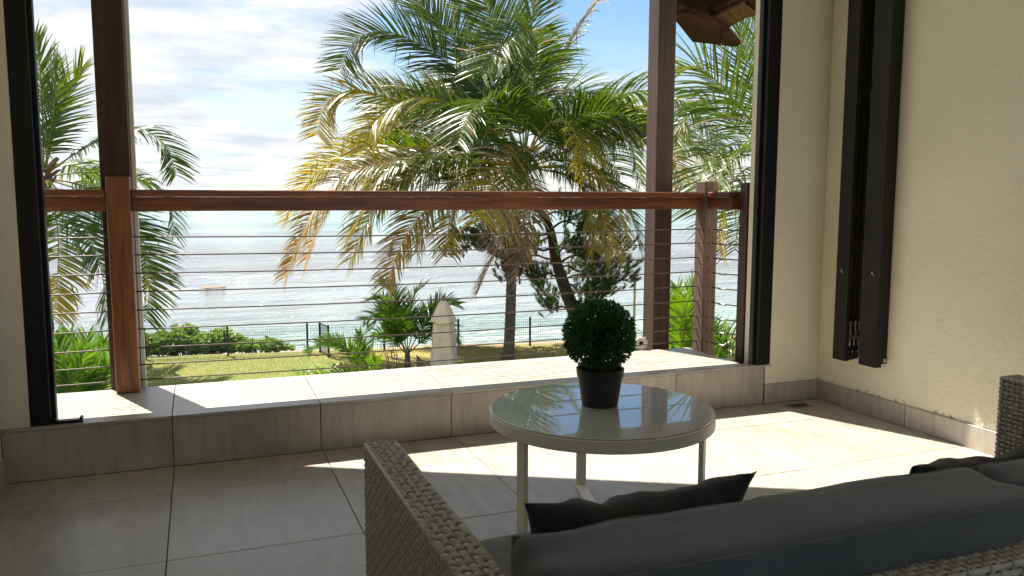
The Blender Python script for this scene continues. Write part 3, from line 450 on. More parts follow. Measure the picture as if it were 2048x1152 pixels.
floor = MB().box(XL - .3, XR + .2, -1.6, RY + .02, -.20, -.006).build('floor', M['grout']); tag(floor, kind='structure')
def tile_piece(name, x0, x1, y0, y1, z0, z1, parent, m, bev=.0012):
    cx, cy, cz = (x0+x1)/2, (y0+y1)/2, (z0+z1)/2
    g = MB(); g.bm(box_bm(x0, x1, y0, y1, z0, z1, bev, 1))
    return g.build(name, m, parent, loc=(cx, cy, cz))
random.seed(2)
xsj = [XL] + [FX0 + T*i for i in range(0, 6)] + [XR]
ysj = [-1.6] + [FY0 + .605*i for i in range(-6, 2)] + [RY]
for i in range(len(xsj) - 1):
    for j in range(len(ysj) - 1):
        dz = random.uniform(-.0006, .0006)
        tile_piece('floor_tile', xsj[i] + J, xsj[i+1] - J, ysj[j] + J, ysj[j+1] - J, -.010, dz, floor, M['tile'])
dr = MB().box(2.885, 3.015, 3.40, 3.475, .0006, .0035, .001).build('floor_drain', M['steel'], floor)
for k in range(4):
    MB().box(2.895, 3.005, 3.411 + k*.015, 3.418 + k*.015, .0036, .0056).build('drain_slat', M['grout'], dr)

ledge = empty('tiled_ledge', (1.0, RY, 0), 'low raised ledge clad in pale stone-look tiles running under the railing', 'ledge')
MB().box(-1.4, 2.70, RY + .012, 4.125, -.25, LZ - .013).box(2.70, XR, RY + .012, 3.60, -.25, LZ - .013).build('ledge_core', M['grout'], ledge)
lx = [-1.40, -.725] + [-.125 + .595*i for i in range(0, 5)] + [2.70]
for a, b_ in zip(lx[:-1], lx[1:]):
    tile_piece('ledge_tile', a + J, b_ - J, RY - .004, 4.13, LZ - .012, LZ, ledge, M['tile_ledge'])
tile_piece('ledge_tile', 2.70 + J, 2.848, RY - .004, 3.60, LZ - .012, LZ - .0006, ledge, M['tile_ledge'])
rx = [XL, -.125, .469, 1.06, 1.66, 2.257, 2.803]
for a, b_ in zip(rx[:-1], rx[1:]):
    tile_piece('riser_tile', a + J, b_ - J, RY, RY + .011, .001, LZ - .0135, ledge, M['tile_wall'])

M['reflector'] = m_plain('pale paving', (.35, .34, .325), .8, var=.15, scale=3)  # unseen slab added behind the room to bounce neutral fill inside
pv = MB().box(-14, 16, -30, -1.95, -.30, -.02).build('bounce_slab', M['reflector']); tag(pv, kind='structure')
# walls
wr = MB().box(XR, XR + .25, -1.6, 3.72, 0, 2.9, .004).build('side_wall', M['stucco'])
tag(wr, 'cream roughcast wall on the right behind the parked shutters', 'wall')
for a, b_ in ((2.93, RY - .001), (2.33, 2.93), (1.73, 2.33), (1.13, 1.73), (.53, 1.13), (-.07, .53), (-1.6, -.07)):
    tile_piece('skirting_tile', XR - .011, XR - .0005, a + J, b_ - J, .001, .106, wr, M['tile_wall'])
pr = MB().box(2.812, XR - .0005, RY, 3.732, 0, 2.9, .004).build('wall_pier', M['stucco'])
tag(pr, 'narrow cream roughcast pier between the right black frame and the corner', 'wall')
tile_piece('skirting_tile', 2.806, XR - .0115, RY - .010, RY - .0005, .001, .107, pr, M['tile_wall'])
pl = MB().box(-1.35, -.632, RY + .002, 3.70, LZ + .001, 2.9, .004).build('wall_pier', M['stucco'])
tag(pl, 'shaded cream roughcast pier at the left edge beside the black frame', 'wall')
wl = MB().box(XL - .25, XL, -1.6, RY - .002, 0, 2.9, .004).build('side_wall', M['stucco'])
tag(wl, 'cream roughcast side wall just outside the left edge', 'wall')
for k in range(8):
    tile_piece('skirting_tile', XL + .0005, XL + .011, RY - .003 - .6*(k+1) + J, RY - .003 - .6*k - J, .001, .106, wl, M['tile_wall'])
bw = MB().box(XL - .25, .75, -1.85, -1.601, 0, 2.9).build('back_wall', M['stucco']); tag(bw, 'cream roughcast house wall behind the sofa', 'wall')  # unseen; right half left open so fill light gets in
ceil = MB().box(XL - .3, XR + .3, -1.9, 3.716, 2.75, 2.90).build('ceiling', M['ceiling']); tag(ceil, kind='structure')
lin = MB().box(-.632, 2.812, 3.55, 3.712, 2.42, 2.749).build('lintel', M['stucco']); tag(lin, 'cream roughcast lintel above the terrace opening', 'wall')
# unseen eave, outline cut to throw the slanted shadow edge on the floor
ev = empty('eave', (-.5, 3.72, 2.8), 'unseen timber eave over the left half of the terrace, shaped to cast the slanted floor shadow', 'roof')
g = MB()
pl2 = [(-2.4, 3.72), (2.10, 3.72), (-.44, 5.10), (-2.4, 5.10)]
g.face([(x, y, 2.80) for x, y in pl2][::-1]); g.face([(x, y, 2.92) for x, y in pl2])
for k in range(4):
    a, b_ = pl2[k], pl2[(k+1) % 4]; g.face([(*a, 2.80), (*b_, 2.80), (*b_, 2.92), (*a, 2.92)])
g.build('soffit', M['weathered'], ev)
re = MB().box(2.31, 3.5, 3.72, 4.55, 3.50, 3.62).build('wall_shade_panel', M['weathered']); tag(re, 'unseen timber panel added above the right column to keep sun off the right wall', 'roof')  # added out of view, blocks the sun from the right wall

# black frames of the opening
fl = empty('door_frame', (-.60, 3.6, LZ), 'tall black aluminium door frame at the left of the opening', 'door frame')
MB().box(-.640, -.561, 3.557, 3.640, LZ + .001, 2.42, .003).build('jamb', M['black_alu'], fl)
MB().box(-.5605, -.545, 3.585, 3.625, LZ + .001, 2.42, .002).build('seal_strip', M['black_alu'], fl)
fr_ = empty('door_frame', (2.79, 3.6, LZ), 'tall black aluminium door frame at the right of the opening', 'door frame')
MB().box(2.757, 2.836, 3.540, 3.622, LZ + .001, 2.42, .003).build('jamb', M['black_alu'], fr_)
MB().box(2.740, 2.7565, 3.568, 3.600, LZ + .001, 2.42, .002).build('seal_strip', M['black_alu'], fr_)
fb = empty('floor_bracket', (-.50, 3.58, LZ), 'small flat black bracket on the ledge at the foot of the left frame', 'bracket')
MB().box(-.555, -.452, 3.562, 3.592, LZ + .0005, LZ + .012, .002).build('plate', M['black_alu'], fb)
for x_ in (-.556, -.462): MB().box(x_, x_ + .011, 3.561, 3.594, LZ + .0125, LZ + .022, .002).build('end_stop', M['black_alu'], fb)

# stacked folding shutters parked against the right wall
sa = empty('folding_shutter', (3.10, 3.27, .27), 'left stack of dark bronze shutters with three latches hung on the right wall', 'shutter', 'parked shutter stacks')
MB().box(3.054, 3.072, 3.236, 3.320, .272, 2.70, .002).build('leading_panel', M['brown_alu'], sa)
for k in range(3):
    x = 3.076 + k*.0285
    lf = MB().box(x, x + .0235, 3.250, 3.318, .268 + .004*k, 2.70, .0015).build('panel', M['black_alu'], sa)
    MB().box(x + .006, x + .0175, 3.237, 3.2495, .40, .475, .001).box(x + .009, x + .0145, 3.228, 3.2365, .385, .43).build('latch', M['steel'], lf)
    g = MB(); g.tube([(x + .012, 3.2445, .40 - .006), (x + .010, 3.238, .365), (x + .013, 3.243, .35)], .003, 6); g.build('latch_hook', M['steel'], lf)
    MB().tube([(x + .012, 3.2495, .315), (x + .012, 3.246, .315)], .0035, 8).build('screw', M['steel'], lf)
g = MB(); g.tube([(3.0535, 3.275, .735), (3.046, 3.275, .735)], .006, 10); g.tube([(3.046, 3.275, .735), (3.043, 3.268, .728), (3.044, 3.262, .722)], .0028, 6); g.build('knob', M['steel'], sa)
sb_ = empty('folding_shutter', (3.12, 3.10, .27), 'right dark bronze shutter with a single knob hung on the right wall', 'shutter', 'parked shutter stacks')
MB().box(3.084, 3.124, 3.062, 3.172, .268, 2.70, .002).build('leading_panel', M['brown_alu'], sb_)
MB().box(3.1265, 3.160, 3.066, 3.146, .284, 2.70, .002).build('panel', M['brown_alu'], sb_)
MB().box(3.132, 3.150, 3.058, 3.0655, .292, .312, .001).build('guide_block', M['steel'], sb_)
g = MB(); g.tube([(3.0835, 3.102, .735), (3.076, 3.102, .735)], .006, 10); g.tube([(3.076, 3.102, .735), (3.073, 3.095, .728), (3.074, 3.089, .722)], .0028, 6); g.build('knob', M['steel'], sb_)

# ================================================================== COLUMNS AND RAILING
def column(x0, x1, y0, y1, label):
    c = empty('wooden_column', ((x0+x1)/2, (y0+y1)/2, 0), label, 'column', 'roof columns of the terrace')
    MB().box(x0, x1, y0, y1, -.3, 3.70, .004).build('shaft', M['col_wood'], c)
    return c
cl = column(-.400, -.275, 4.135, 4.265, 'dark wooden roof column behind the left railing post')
MB().box(-.274, -.256, 4.225, 4.262, -.3, 3.70, .002).build('pale_strip', m_plain('white strip', (.88, .87, .84), .6, var=.03), cl)  # thin pale upright strip at the column's right back edge
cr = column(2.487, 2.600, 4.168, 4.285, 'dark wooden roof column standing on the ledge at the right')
bmz = MB().box(-.6, 2.9, 4.15, 4.28, 3.702, 3.86, .004).build('roof_beam', M['rail_wood']); tag(bmz, 'heavy timber beam carried by the two wooden columns', 'beam')

rl = empty('railing', (1.2, 4.07, LZ), 'red hardwood railing with horizontal steel cables along the ledge', 'railing')
def cap_rail(x0, x1):
    c = MB(); c.bm(box_bm(x0, x1, 4.035, 4.135, 1.099, 1.131, .010, 3)); return c.build('handrail', M['rail_wood'], rl)
def beam_rail(x0, x1):
    c = MB(); c.bm(box_bm(x0, x1, 4.052, 4.118, 1.034, 1.0985, .004, 2)); return c.build('rail_beam', M['rail_wood'], rl)
cap_rail(-1.3, -.371); beam_rail(-1.3, -.371); cap_rail(-.271, 2.735); beam_rail(-.271, 2.725)
# near post: chamfered top
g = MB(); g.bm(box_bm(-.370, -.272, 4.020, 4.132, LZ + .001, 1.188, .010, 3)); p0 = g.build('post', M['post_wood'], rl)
p0['label'] = 'orange brown railing post at the left'
for z, dx in ((.995, .02), (.72, .028)):
    MB().tube([(-.321 + dx, 4.0205, z), (-.321 + dx, 4.0185, z)], .006, 12).build('plug', M['post_wood'], p0)
g = MB(); g.bm(box_bm(2.726, 2.816, 4.020, 4.118, -.25, 1.195, .009, 3)); p1 = g.build('post', M['weathered'], rl)
p1['label'] = 'weathered corner post of the railing'
g = MB(); g.bm(box_bm(2.802, 2.868, 3.736, 3.802, -.25, 1.182, .005, 2)); g.build('post', M['col_wood'], rl)
# return rail towards the wall
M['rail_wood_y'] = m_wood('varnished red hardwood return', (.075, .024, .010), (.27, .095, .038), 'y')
c = MB(); c.bm(box_bm(2.732, 2.832, 3.8025, 4.0195, 1.100, 1.1325, .010, 3)); c.build('handrail', M['rail_wood_y'], rl)
c = MB(); c.bm(box_bm(2.748, 2.816, 3.8025, 4.0195, 1.034, 1.0995, .004, 2)); c.build('rail_beam', M['rail_wood_y'], rl)
CZ = [.919, .838, .754, .670, .585, .497, .410, .332, .262]
for z in CZ:
    for (x0, x1) in ((-1.3, -.371), (-.271, 2.725)):
        n = 14; sag = .004 * (x1 - x0)
        pts = [(x0 + (x1-x0)*k/n, 4.076, z - sag * (1 - (2*k/n - 1)**2)) for k in range(n + 1)]
        MB().tube(pts, .0035, 6).build('cable', M['cable'], rl, smooth=True)
    MB().tube([(2.7258, 4.076, z), (2.714, 4.076, z)], .006, 8).build('cable_end', M['steel'], rl)
    MB().tube([(2.771, 4.0195, z), (2.782, 3.90, z - .002), (2.815, 3.8025, z)], .0036, 6).build('cable', M['cable'], rl, smooth=True)
    g = MB(); g.tube([(2.775, 3.935, z - .001), (2.7755, 3.93, z - .0015), (2.777, 3.90, z - .002), (2.779, 3.872, z - .002), (2.7795, 3.868, z - .0015)], [.003, .0065, .0055, .0065, .003], 8)
    g.build('turnbuckle', M['steel'], rl, smooth=True)
    MB().tube([(2.771, 4.0198, z), (2.771, 4.012, z)], .006, 8).build('cable_end', M['steel'], rl)

# round lamp at the foot of the right column
lp = empty('round_lamp', (2.40, 4.155, LZ), 'small round pale lamp at the foot of the right column', 'lamp')
M['lamp_face'] = m_plain('pale lamp housing', (.62, .58, .52), .5, .2, var=.15, scale=60)
g = MB(); n = 28
def disc(g, cx, cy, cz, prof):
    # lathe about an axis pointing towards the camera side (-Y), slightly turned
    ax = Vector((-.35, -.93, .1)).normalized(); u = ax.cross(Vector((0, 0, 1))).normalized(); w = u.cross(ax)
    i0 = len(g.v)
    for r, d in prof:
        for q in range(n):
            a = 2*pi*q/n; g.v.append(tuple(Vector((cx, cy, cz)) + ax*d + (u*cos(a) + w*sin(a)) * r))
    for k in range(len(prof)-1):
        for q in range(n):
            a = i0 + k*n + q; b_ = i0 + k*n + (q+1) % n; g.f.append((a, b_, b_+n, a+n))
    g.f.append(tuple(i0 + q for q in range(n))[::-1]); g.f.append(tuple(i0 + (len(prof)-1)*n + q for q in range(n)))
disc(g, 2.405, 4.16, .250, [(.030, -.02), (.038, -.012), (.038, .004), (.034, .008), (.030, .006)]); g.build('housing', M['lamp_face'], lp)
g = MB(); disc(g, 2.405, 4.16, .250, [(.012, .0065), (.012, .010), (.006, .013)]); g.build('socket', M['black_alu'], lp)
MB().tube([(2.440, 4.165, LZ + .001), (2.446, 4.165, .26), (2.436, 4.167, .285)], .004, 6).build('bracket', M['steel'], lp)
# ================================================================== FURNITURE
# --- round coffee table
tcx, tcy, tz, tr_ = 1.245, 2.41, .40, .375
tb = empty('coffee_table', (tcx, tcy, 0), 'round off-white metal coffee table with a pale glass top', 'table')
g = MB()
g.lathe(tcx, tcy, [(tr_ - .012, tz - .046), (tr_ - .002, tz - .046), (tr_, tz - .043), (tr_, tz - .008), (tr_ - .003, tz - .0055), (tr_ - .012, tz - .0055)], 96)
g.build('rim', M['table_paint'], tb, smooth=False)
def m_glass_top():
    m, t, b = mat('back painted glass top')
    b.inputs['Base Color'].default_value = (.52, .56, .52, 1); b.inputs['Roughness'].default_value = .22
    b.inputs['Coat Weight'].default_value = 1.0; b.inputs['Coat Roughness'].default_value = .012; b.inputs['Coat IOR'].default_value = 1.7
    b.inputs['Specular IOR Level'].default_value = .2
    bb = N(t, 'ShaderNodeBump'); bb.inputs['Strength'].default_value = .02; bb.inputs['Distance'].default_value = .002
    wire(t, nz(t, pos(t), 14, 2, .5), bb.inputs['Height']); wire(t, bb.outputs[0], b.inputs['Coat Normal'])
    return m
M['glass_top'] = m_glass_top()
g = MB(); g.lathe(tcx, tcy, [(tr_ - .008, tz - .0053), (tr_ - .004, tz - .004), (tr_ - .004, tz - .001), (tr_ - .006, tz)], 96); g.build('glass_top', M['glass_top'], tb)
for a in (75, 198, -47):
    ca, sa_ = cos(radians(a)), sin(radians(a)); r = .343
    g = MB(); bmb = box_bm(-.008, .008, -.019, .019, .0125, tz - .0465, .002, 2)
    bmesh.ops.transform(bmb, matrix=Matrix.Translation((tcx + r*ca, tcy + r*sa_, 0)) @ Matrix.Rotation(radians(a), 4, 'Z'), verts=bmb.verts); g.bm(bmb)
    g.build('leg', M['table_paint'], tb)
    g = MB(); bmb = box_bm(.022, r + .008, -.019, .019, .0005, .0120, .002, 2)
    bmesh.ops.transform(bmb, matrix=Matrix.Translation((tcx, tcy, 0)) @ Matrix.Rotation(radians(a), 4, 'Z'), verts=bmb.verts); g.bm(bmb)
    g.build('foot_bar', M['table_paint'], tb)

# --- topiary ball in a pot
px_, py_, pz_ = 1.255, 2.44, tz + .0006
tp = empty('potted_topiary', (px_, py_, pz_), 'artificial boxwood ball in a black pot on the coffee table', 'plant')
g = MB(); g.lathe(px_, py_, [(.058, pz_), (.061, pz_ + .003), (.075, pz_ + .098), (.0785, pz_ + .099), (.0815, pz_ + .126), (.079, pz_ + .128), (.0755, pz_ + .124), (.072, pz_ + .100)], 48); g.build('pot', M['pot'], tp, smooth=False)
g = MB(); g.tube([(px_, py_, pz_ + .09), (px_ + .002, py_, pz_ + .16), (px_, py_, pz_ + .24)], .009, 8); g.build('stem', M['stem'], tp)
random.seed(11)
g = MB(); bc = Vector((px_ - .005, py_, pz_ + .238)); RB = .116
for k in range(6800):
    u = random.uniform(-1, 1); w = random.uniform(0, 2*pi); s_ = sqrt(1 - u*u)
    d = Vector((s_*cos(w), s_*sin(w), u)); rr = RB * (1 - .42 * random.random()**1.6) * (1 + .07 * noise.noise(d * 3.1))
    if d.z < -.8: rr *= .95
    p = bc + d * rr
    ax = (d + Vector((random.uniform(-1, 1), random.uniform(-1, 1), random.uniform(-.6, 1))) * .8).normalized()
    sd = ax.cross(Vector((random.uniform(-1, 1), random.uniform(-1, 1), random.uniform(-1, 1)))).normalized()
    L = random.uniform(.011, .017); W = L * .30; nn = ax.cross(sd) * (L * .12)
    v = random.uniform(.6, 1.35); c_ = (.034*v, .105*v, .032*v)
    if random.random() < .12: c_ = (.075*v, .18*v, .045*v)
    g.face([p, p + ax*L*.5 + sd*W + nn, p + ax*L, p + ax*L*.5 - sd*W + nn], c_)
gc = MB(); bmc = bmesh.new(); bmesh.ops.create_icosphere(bmc, subdivisions=3, radius=.066)
for v in bmc.verts: v.co = v.co * (1 + .12 * noise.noise(v.co * 60)) + bc
bmc.verts.index_update(); gc.bm(bmc); gc.build('core', m_plain('dark green plastic core', (.008, .016, .008), .9), tp)
fo = g.build('foliage', M['leaf_box'], tp); tag(fo, kind='stuff')

# --- rattan sofa
def m_rattan(name, c1, c2):
    m, t, b = mat(name); P = pos(t)
    a = nz(t, P, 60, 3, .5); d = nz(t, P, 500, 2, .5, (1, 1, 1))
    r = ramp(t, [(.3, c1), (.7, c2)]); wire(t, a, r.inputs[0]); wire(t, r.outputs[0], b.inputs['Base Color'])
    b.inputs['Roughness'].default_value = .42; bump(t, b, d, .2, .001); return m
M['rattan'] = m_rattan('grey brown synthetic rattan', (.25, .23, .195), (.42, .395, .35))
M['rattan_core'] = m_plain('dark core behind the weave', (.025, .022, .018), .9)
def weave(g, o, u, v, n, lu, lv, pu, pv, rnd, lift=.0045, twill=False, flat=.0016):
    """strands along u (pitch pv apart) and along v (pitch pu apart), really going over and under"""
    o, u, v, n = Vector(o), Vector(u), Vector(v), Vector(n)
    nu, nv = max(2, int(round(lu / pu))), max(2, int(round(lv / pv))); pu, pv = lu / nu, lv / nv
    def strip(p0, d, s, cnt, pitch, wid, par, step):
        sub = 3; i0 = len(g.v); jit = rnd.uniform(-.0006, .0006)
        tot = cnt * sub
        for k in range(tot + 1):
            q = k / sub
            ph = (q + par) / step
            h = lift * .5 * cos(pi * ph) + .0004 * rnd.uniform(-1, 1)
            base = p0 + d * (q * pitch) + s * jit
            for e, hh in ((-.5, -flat), (-.22, flat*.7), (.22, flat*.7), (.5, -flat)):
                g.v.append(tuple(base + s * (wid * e) + n * (h + hh)))
        for k in range(tot):
            for e in range(3):
                a = i0 + k*4 + e; g.f.append((a, a+1, a+5, a+4))
    for j in range(nv): strip(o + v * ((j + .5) * pv), u, v, nu, pu, pv * .86, j + .5, 1)
    for i in range(nu): strip(o + u * ((i + .5) * pu), v, u, nv, pv, pu * .52, i + 1.5, 1)
rnd = random.Random(5)
AX0, AX1, AY0, AY1, AZ = .302, .366, .80, 1.628, .600
BX0, BX1 = 2.098, 2.162
so = empty('rattan_sofa', (1.2, 1.2, 0), 'grey woven rattan two-seat sofa seen from behind, facing the sea', 'sofa')
E_ = .0045
def arm(x0, x1):
    a = MB().box(x0 + E_, x1 - E_, AY0, AY1 - E_, .05, AZ - E_, .004).build('arm', M['rattan_core'], so)
    g = MB(); weave(g, (x0, AY0, AZ), (0, 1, 0), (1, 0, 0), (0, 0, 1), AY1 - AY0, x1 - x0, .0225, .0128, rnd, .0062); t = g.build('weave_top', M['rattan'], a, smooth=True); tag(t, kind='stuff')
    g = MB(); weave(g, (x0, AY1, .05), (0, -1, 0), (0, 0, 1), (-1, 0, 0), AY1 - AY0, AZ - .05, .0165, .0125, rnd); t = g.build('weave_side', M['rattan'], a, smooth=True); tag(t, kind='stuff')
    g = MB(); weave(g, (x0, AY1, .05), (1, 0, 0), (0, 0, 1), (0, 1, 0), x1 - x0, AZ - .05, .0165, .0125, rnd); t = g.build('weave_front', M['rattan'], a, smooth=True); tag(t, kind='stuff')
    g = MB(); weave(g, (x1, AY0, .05), (0, 1, 0), (0, 0, 1), (1, 0, 0), AY1 - AY0, AZ - .05, .0165, .0125, rnd); t = g.build('weave_side', M['rattan'], a, smooth=True); tag(t, kind='stuff')
    for e in (x0 + .002, x1 - .002):
        MB().tube([(e, AY0, AZ - .002), (e, AY1 - .004, AZ - .002)], .0042, 8).build('edge_cane', M['rattan'], a, smooth=True)
    return a
arm(AX0, AX1); arm(BX0, BX1)
bk = MB().box(AX1 + .001, BX0 - .001, AY0 + E_, .856, .05, .577, .004).build('back', M['rattan_core'], so)
g = MB(); weave(g, (AX1 + .004, AY0, .05), (1, 0, 0), (0, 0, 1), (0, -1, 0), BX0 - AX1 - .008, .53, .022, .0135, rnd); t = g.build('weave_back', M['rattan'], bk, smooth=True); tag(t, kind='stuff')
g = MB(); weave(g, (AX1 + .004, AY0, .581), (1, 0, 0), (0, 1, 0), (0, 0, 1), BX0 - AX1 - .008, .060, .0155, .0128, rnd); t = g.build('weave_top', M['rattan'], bk, smooth=True); tag(t, kind='stuff')
MB().box(AX1 + .001, BX0 - .001, .857, 1.60, .06, .26, .004).build('seat_base', M['rattan_core'], so)
for x in (AX0 + .03, BX1 - .03):
    for y in (AY0 + .04, AY1 - .04):
        MB().box(x - .02, x + .02, y - .02, y + .02, .0005, .0495, .003).build('foot', M['black_alu'], so)

def cushion(name, x0, x1, y0, y1, z0, z1, rad, m, label, lean=0.0, seed=0, puff=.012, cat='cushion', group=None):
    b = box_bm(x0, x1, y0, y1, z0, z1, rad, 4)
    bmesh.ops.subdivide_edges(b, edges=[e for e in b.edges if e.calc_length() > .05], cuts=11, use_grid_fill=True)
    cx, cy, cz = (x0+x1)/2, (y0+y1)/2, (z0+z1)/2; ax, ay, az = (x1-x0)/2, (y1-y0)/2, (z1-z0)/2
    def deform(p):
        u, w, q = (p.x-cx)/ax, (p.y-cy)/ay, (p.z-cz)/az
        k = puff * (1 - min(1, abs(u))**4)
        nn = noise.noise(Vector((p.x*5 + seed, p.y*5, p.z*5))) * .007 + noise.noise(Vector((p.x*15 + seed, p.y*15, p.z*9))) * .0035
        e = max(0, 1 - (1 - abs(u)) / .16); nn += e * .006 * sin(p.z * 70 + p.y * 60 + seed)
        return Vector((p.x + e * .004 * sin(p.z * 55 + seed), p.y + k*w*(1 - q*q*.5) + nn*w + lean*(p.z - z0), p.z + k*q*(1 - w*w*.3) + nn*q*.8))
    for v in b.verts: v.co = deform(v.co)
    b.verts.index_update(); g = MB(); g.bm(b)
    c = empty(name, (cx, cy, z0), label, cat, group)
    g.build('cover', m, c, smooth=True)
    k = rad * .27
    def loop(flat):
        cs = [(x0+k, z0+k), (x1-k, z0+k), (x1-k, z1-k), (x0+k, z1-k), (x0+k, z0+k)]; out = []
        for (a_, b_), (c_, d_) in zip(cs[:-1], cs[1:]):
            n_ = max(4, int(math.hypot(c_-a_, d_-b_) / .03))
            out += [(a_ + (c_-a_)*i/n_, b_ + (d_-b_)*i/n_) for i in range(n_)]
        return out + [cs[0]]
    for yy in ((y0 + k, y1 - k) if az > ay else ()):
        MB().tube([deform(Vector((px, yy, pz))) for px, pz in loop(0)], .0042, 6, False).build('piping', m, c, smooth=True)
    return c
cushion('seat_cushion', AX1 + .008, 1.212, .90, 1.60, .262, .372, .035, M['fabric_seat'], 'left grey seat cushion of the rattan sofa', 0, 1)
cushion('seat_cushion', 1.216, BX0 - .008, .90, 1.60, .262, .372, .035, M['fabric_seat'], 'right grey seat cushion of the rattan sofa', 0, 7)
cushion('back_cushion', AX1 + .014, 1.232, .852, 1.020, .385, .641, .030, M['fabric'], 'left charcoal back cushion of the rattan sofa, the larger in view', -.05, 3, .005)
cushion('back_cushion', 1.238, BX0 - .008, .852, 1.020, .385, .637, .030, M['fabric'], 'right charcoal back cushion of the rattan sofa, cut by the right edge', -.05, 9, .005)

def pillow(label, c, w, h, t, rot, seed):
    """throw pillow: pinched corners, creases"""
    n = 36; g = MB(); idx = {}
    Mx = Matrix.Translation(c) @ rot
    for side in (1, -1):
        for j in range(n + 1):
            for i in range(n + 1):
                u, v = 2*i/n - 1, 2*j/n - 1
                edge = (i in (0, n) or j in (0, n))
                if edge and (i, j) in idx: continue
                # edges bow inwards between the corners
                x = w/2 * u * (1 - .11 * (1 - abs(v)**2.2) * abs(u)**2); y = h/2 * v * (1 - .22 * (1 - abs(u)**1.8) * abs(v)**2)
                th = t/2 * ((1 - u*u) ** .55) * ((1 - v*v) ** .55)
                cr = noise.noise(Vector((x*9 + seed, y*9, side*3))) * .024 + noise.noise(Vector((x*24 + seed, y*17, side*5))) * .013
                z = side * (th + cr * min(1, th / .02)) if not edge else .004 * noise.noise(Vector((x*12, y*12, seed)))
                k = len(g.v); g.v.append(tuple(Mx @ Vector((x, y, z))))
                idx[(i, j) if edge else (i, j, side)] = k
        G = lambda i, j: idx[(i, j)] if (i in (0, n) or j in (0, n)) else idx[(i, j, side)]
        for j in range(n):
            for i in range(n):
                q = (G(i, j), G(i+1, j), G(i+1, j+1), G(i, j+1)); g.f.append(q if side > 0 else q[::-1])
    e = empty('throw_pillow', c, label, 'pillow', 'black throw pillows on the sofa')
    g.build('cover', M['pillow'], e, smooth=True)
# local x = width, local y = height, local z = thickness
pillow('black throw pillow near the middle of the picture, both upper corners showing', Vector((.655, 1.145, .512)), .405, .285, .13,
       Matrix.Rotation(radians(-1.5), 4, 'Y') @ Matrix.Rotation(radians(-4), 4, 'Z') @ Matrix.Rotation(radians(110), 4, 'X'), 2.0)
pillow('black throw pillow at the right, cut by the edge of the picture', Vector((1.41, 1.155, .488)), .44, .285, .13,
       Matrix.Rotation(radians(3), 4, 'Z') @ Matrix.Rotation(radians(114), 4, 'X'), 8.0)
# ================================================================== GARDEN
def catmull(pts, n):
    P = [Vector(p) for p in pts]; P = [P[0]*2 - P[1]] + P + [P[-1]*2 - P[-2]]; out = []
    for k in range(1, len(P) - 2):
        a, b, c, d = P[k-1:k+3]
        for i in range(n):
            t = i / n
            out.append(.5 * ((2*b) + (c - a)*t + (2*a - 5*b + 4*c - d)*t*t + (3*b - a - 3*c + d)*t**3))
    out.append(P[-2]); return out
def resample(pts, n):
    L = [0]
    for a, b in zip(pts, pts[1:]): L.append(L[-1] + (b - a).length)
    out = []; k = 0
    for i in range(n + 1):
        s = L[-1] * i / n
        while k < len(L) - 2 and L[k+1] < s: k += 1
        t = (s - L[k]) / max(1e-6, L[k+1] - L[k]); out.append(pts[k].lerp(pts[k+1], min(1, t)))
    return out, L[-1]
PAL = {  # base colour, tip colour, stalk colour, chance of a dry leaflet
    'g': ((.046, .082, .012), (.078, .112, .014), (.20, .22, .06), .03),
    'l': ((.070, .150, .014), (.110, .200, .016), (.26, .30, .06), .02),
    'p': ((.050, .120, .018), (.080, .170, .022), (.16, .22, .05), .02),
    'y': ((.045, .095, .011), (.320, .250, .020), (.36, .29, .06), .05),
    'o': ((.090, .105, .018), (.410, .245, .024), (.48, .28, .05), .12),
    's': ((.150, .140, .070), (.240, .215, .130), (.30, .26, .14), .35),
    'd': ((.150, .110, .070), (.205, .165, .140), (.48, .22, .03), .80),
}
CAMDIR = Vector((.355, .93, 0)).normalized()
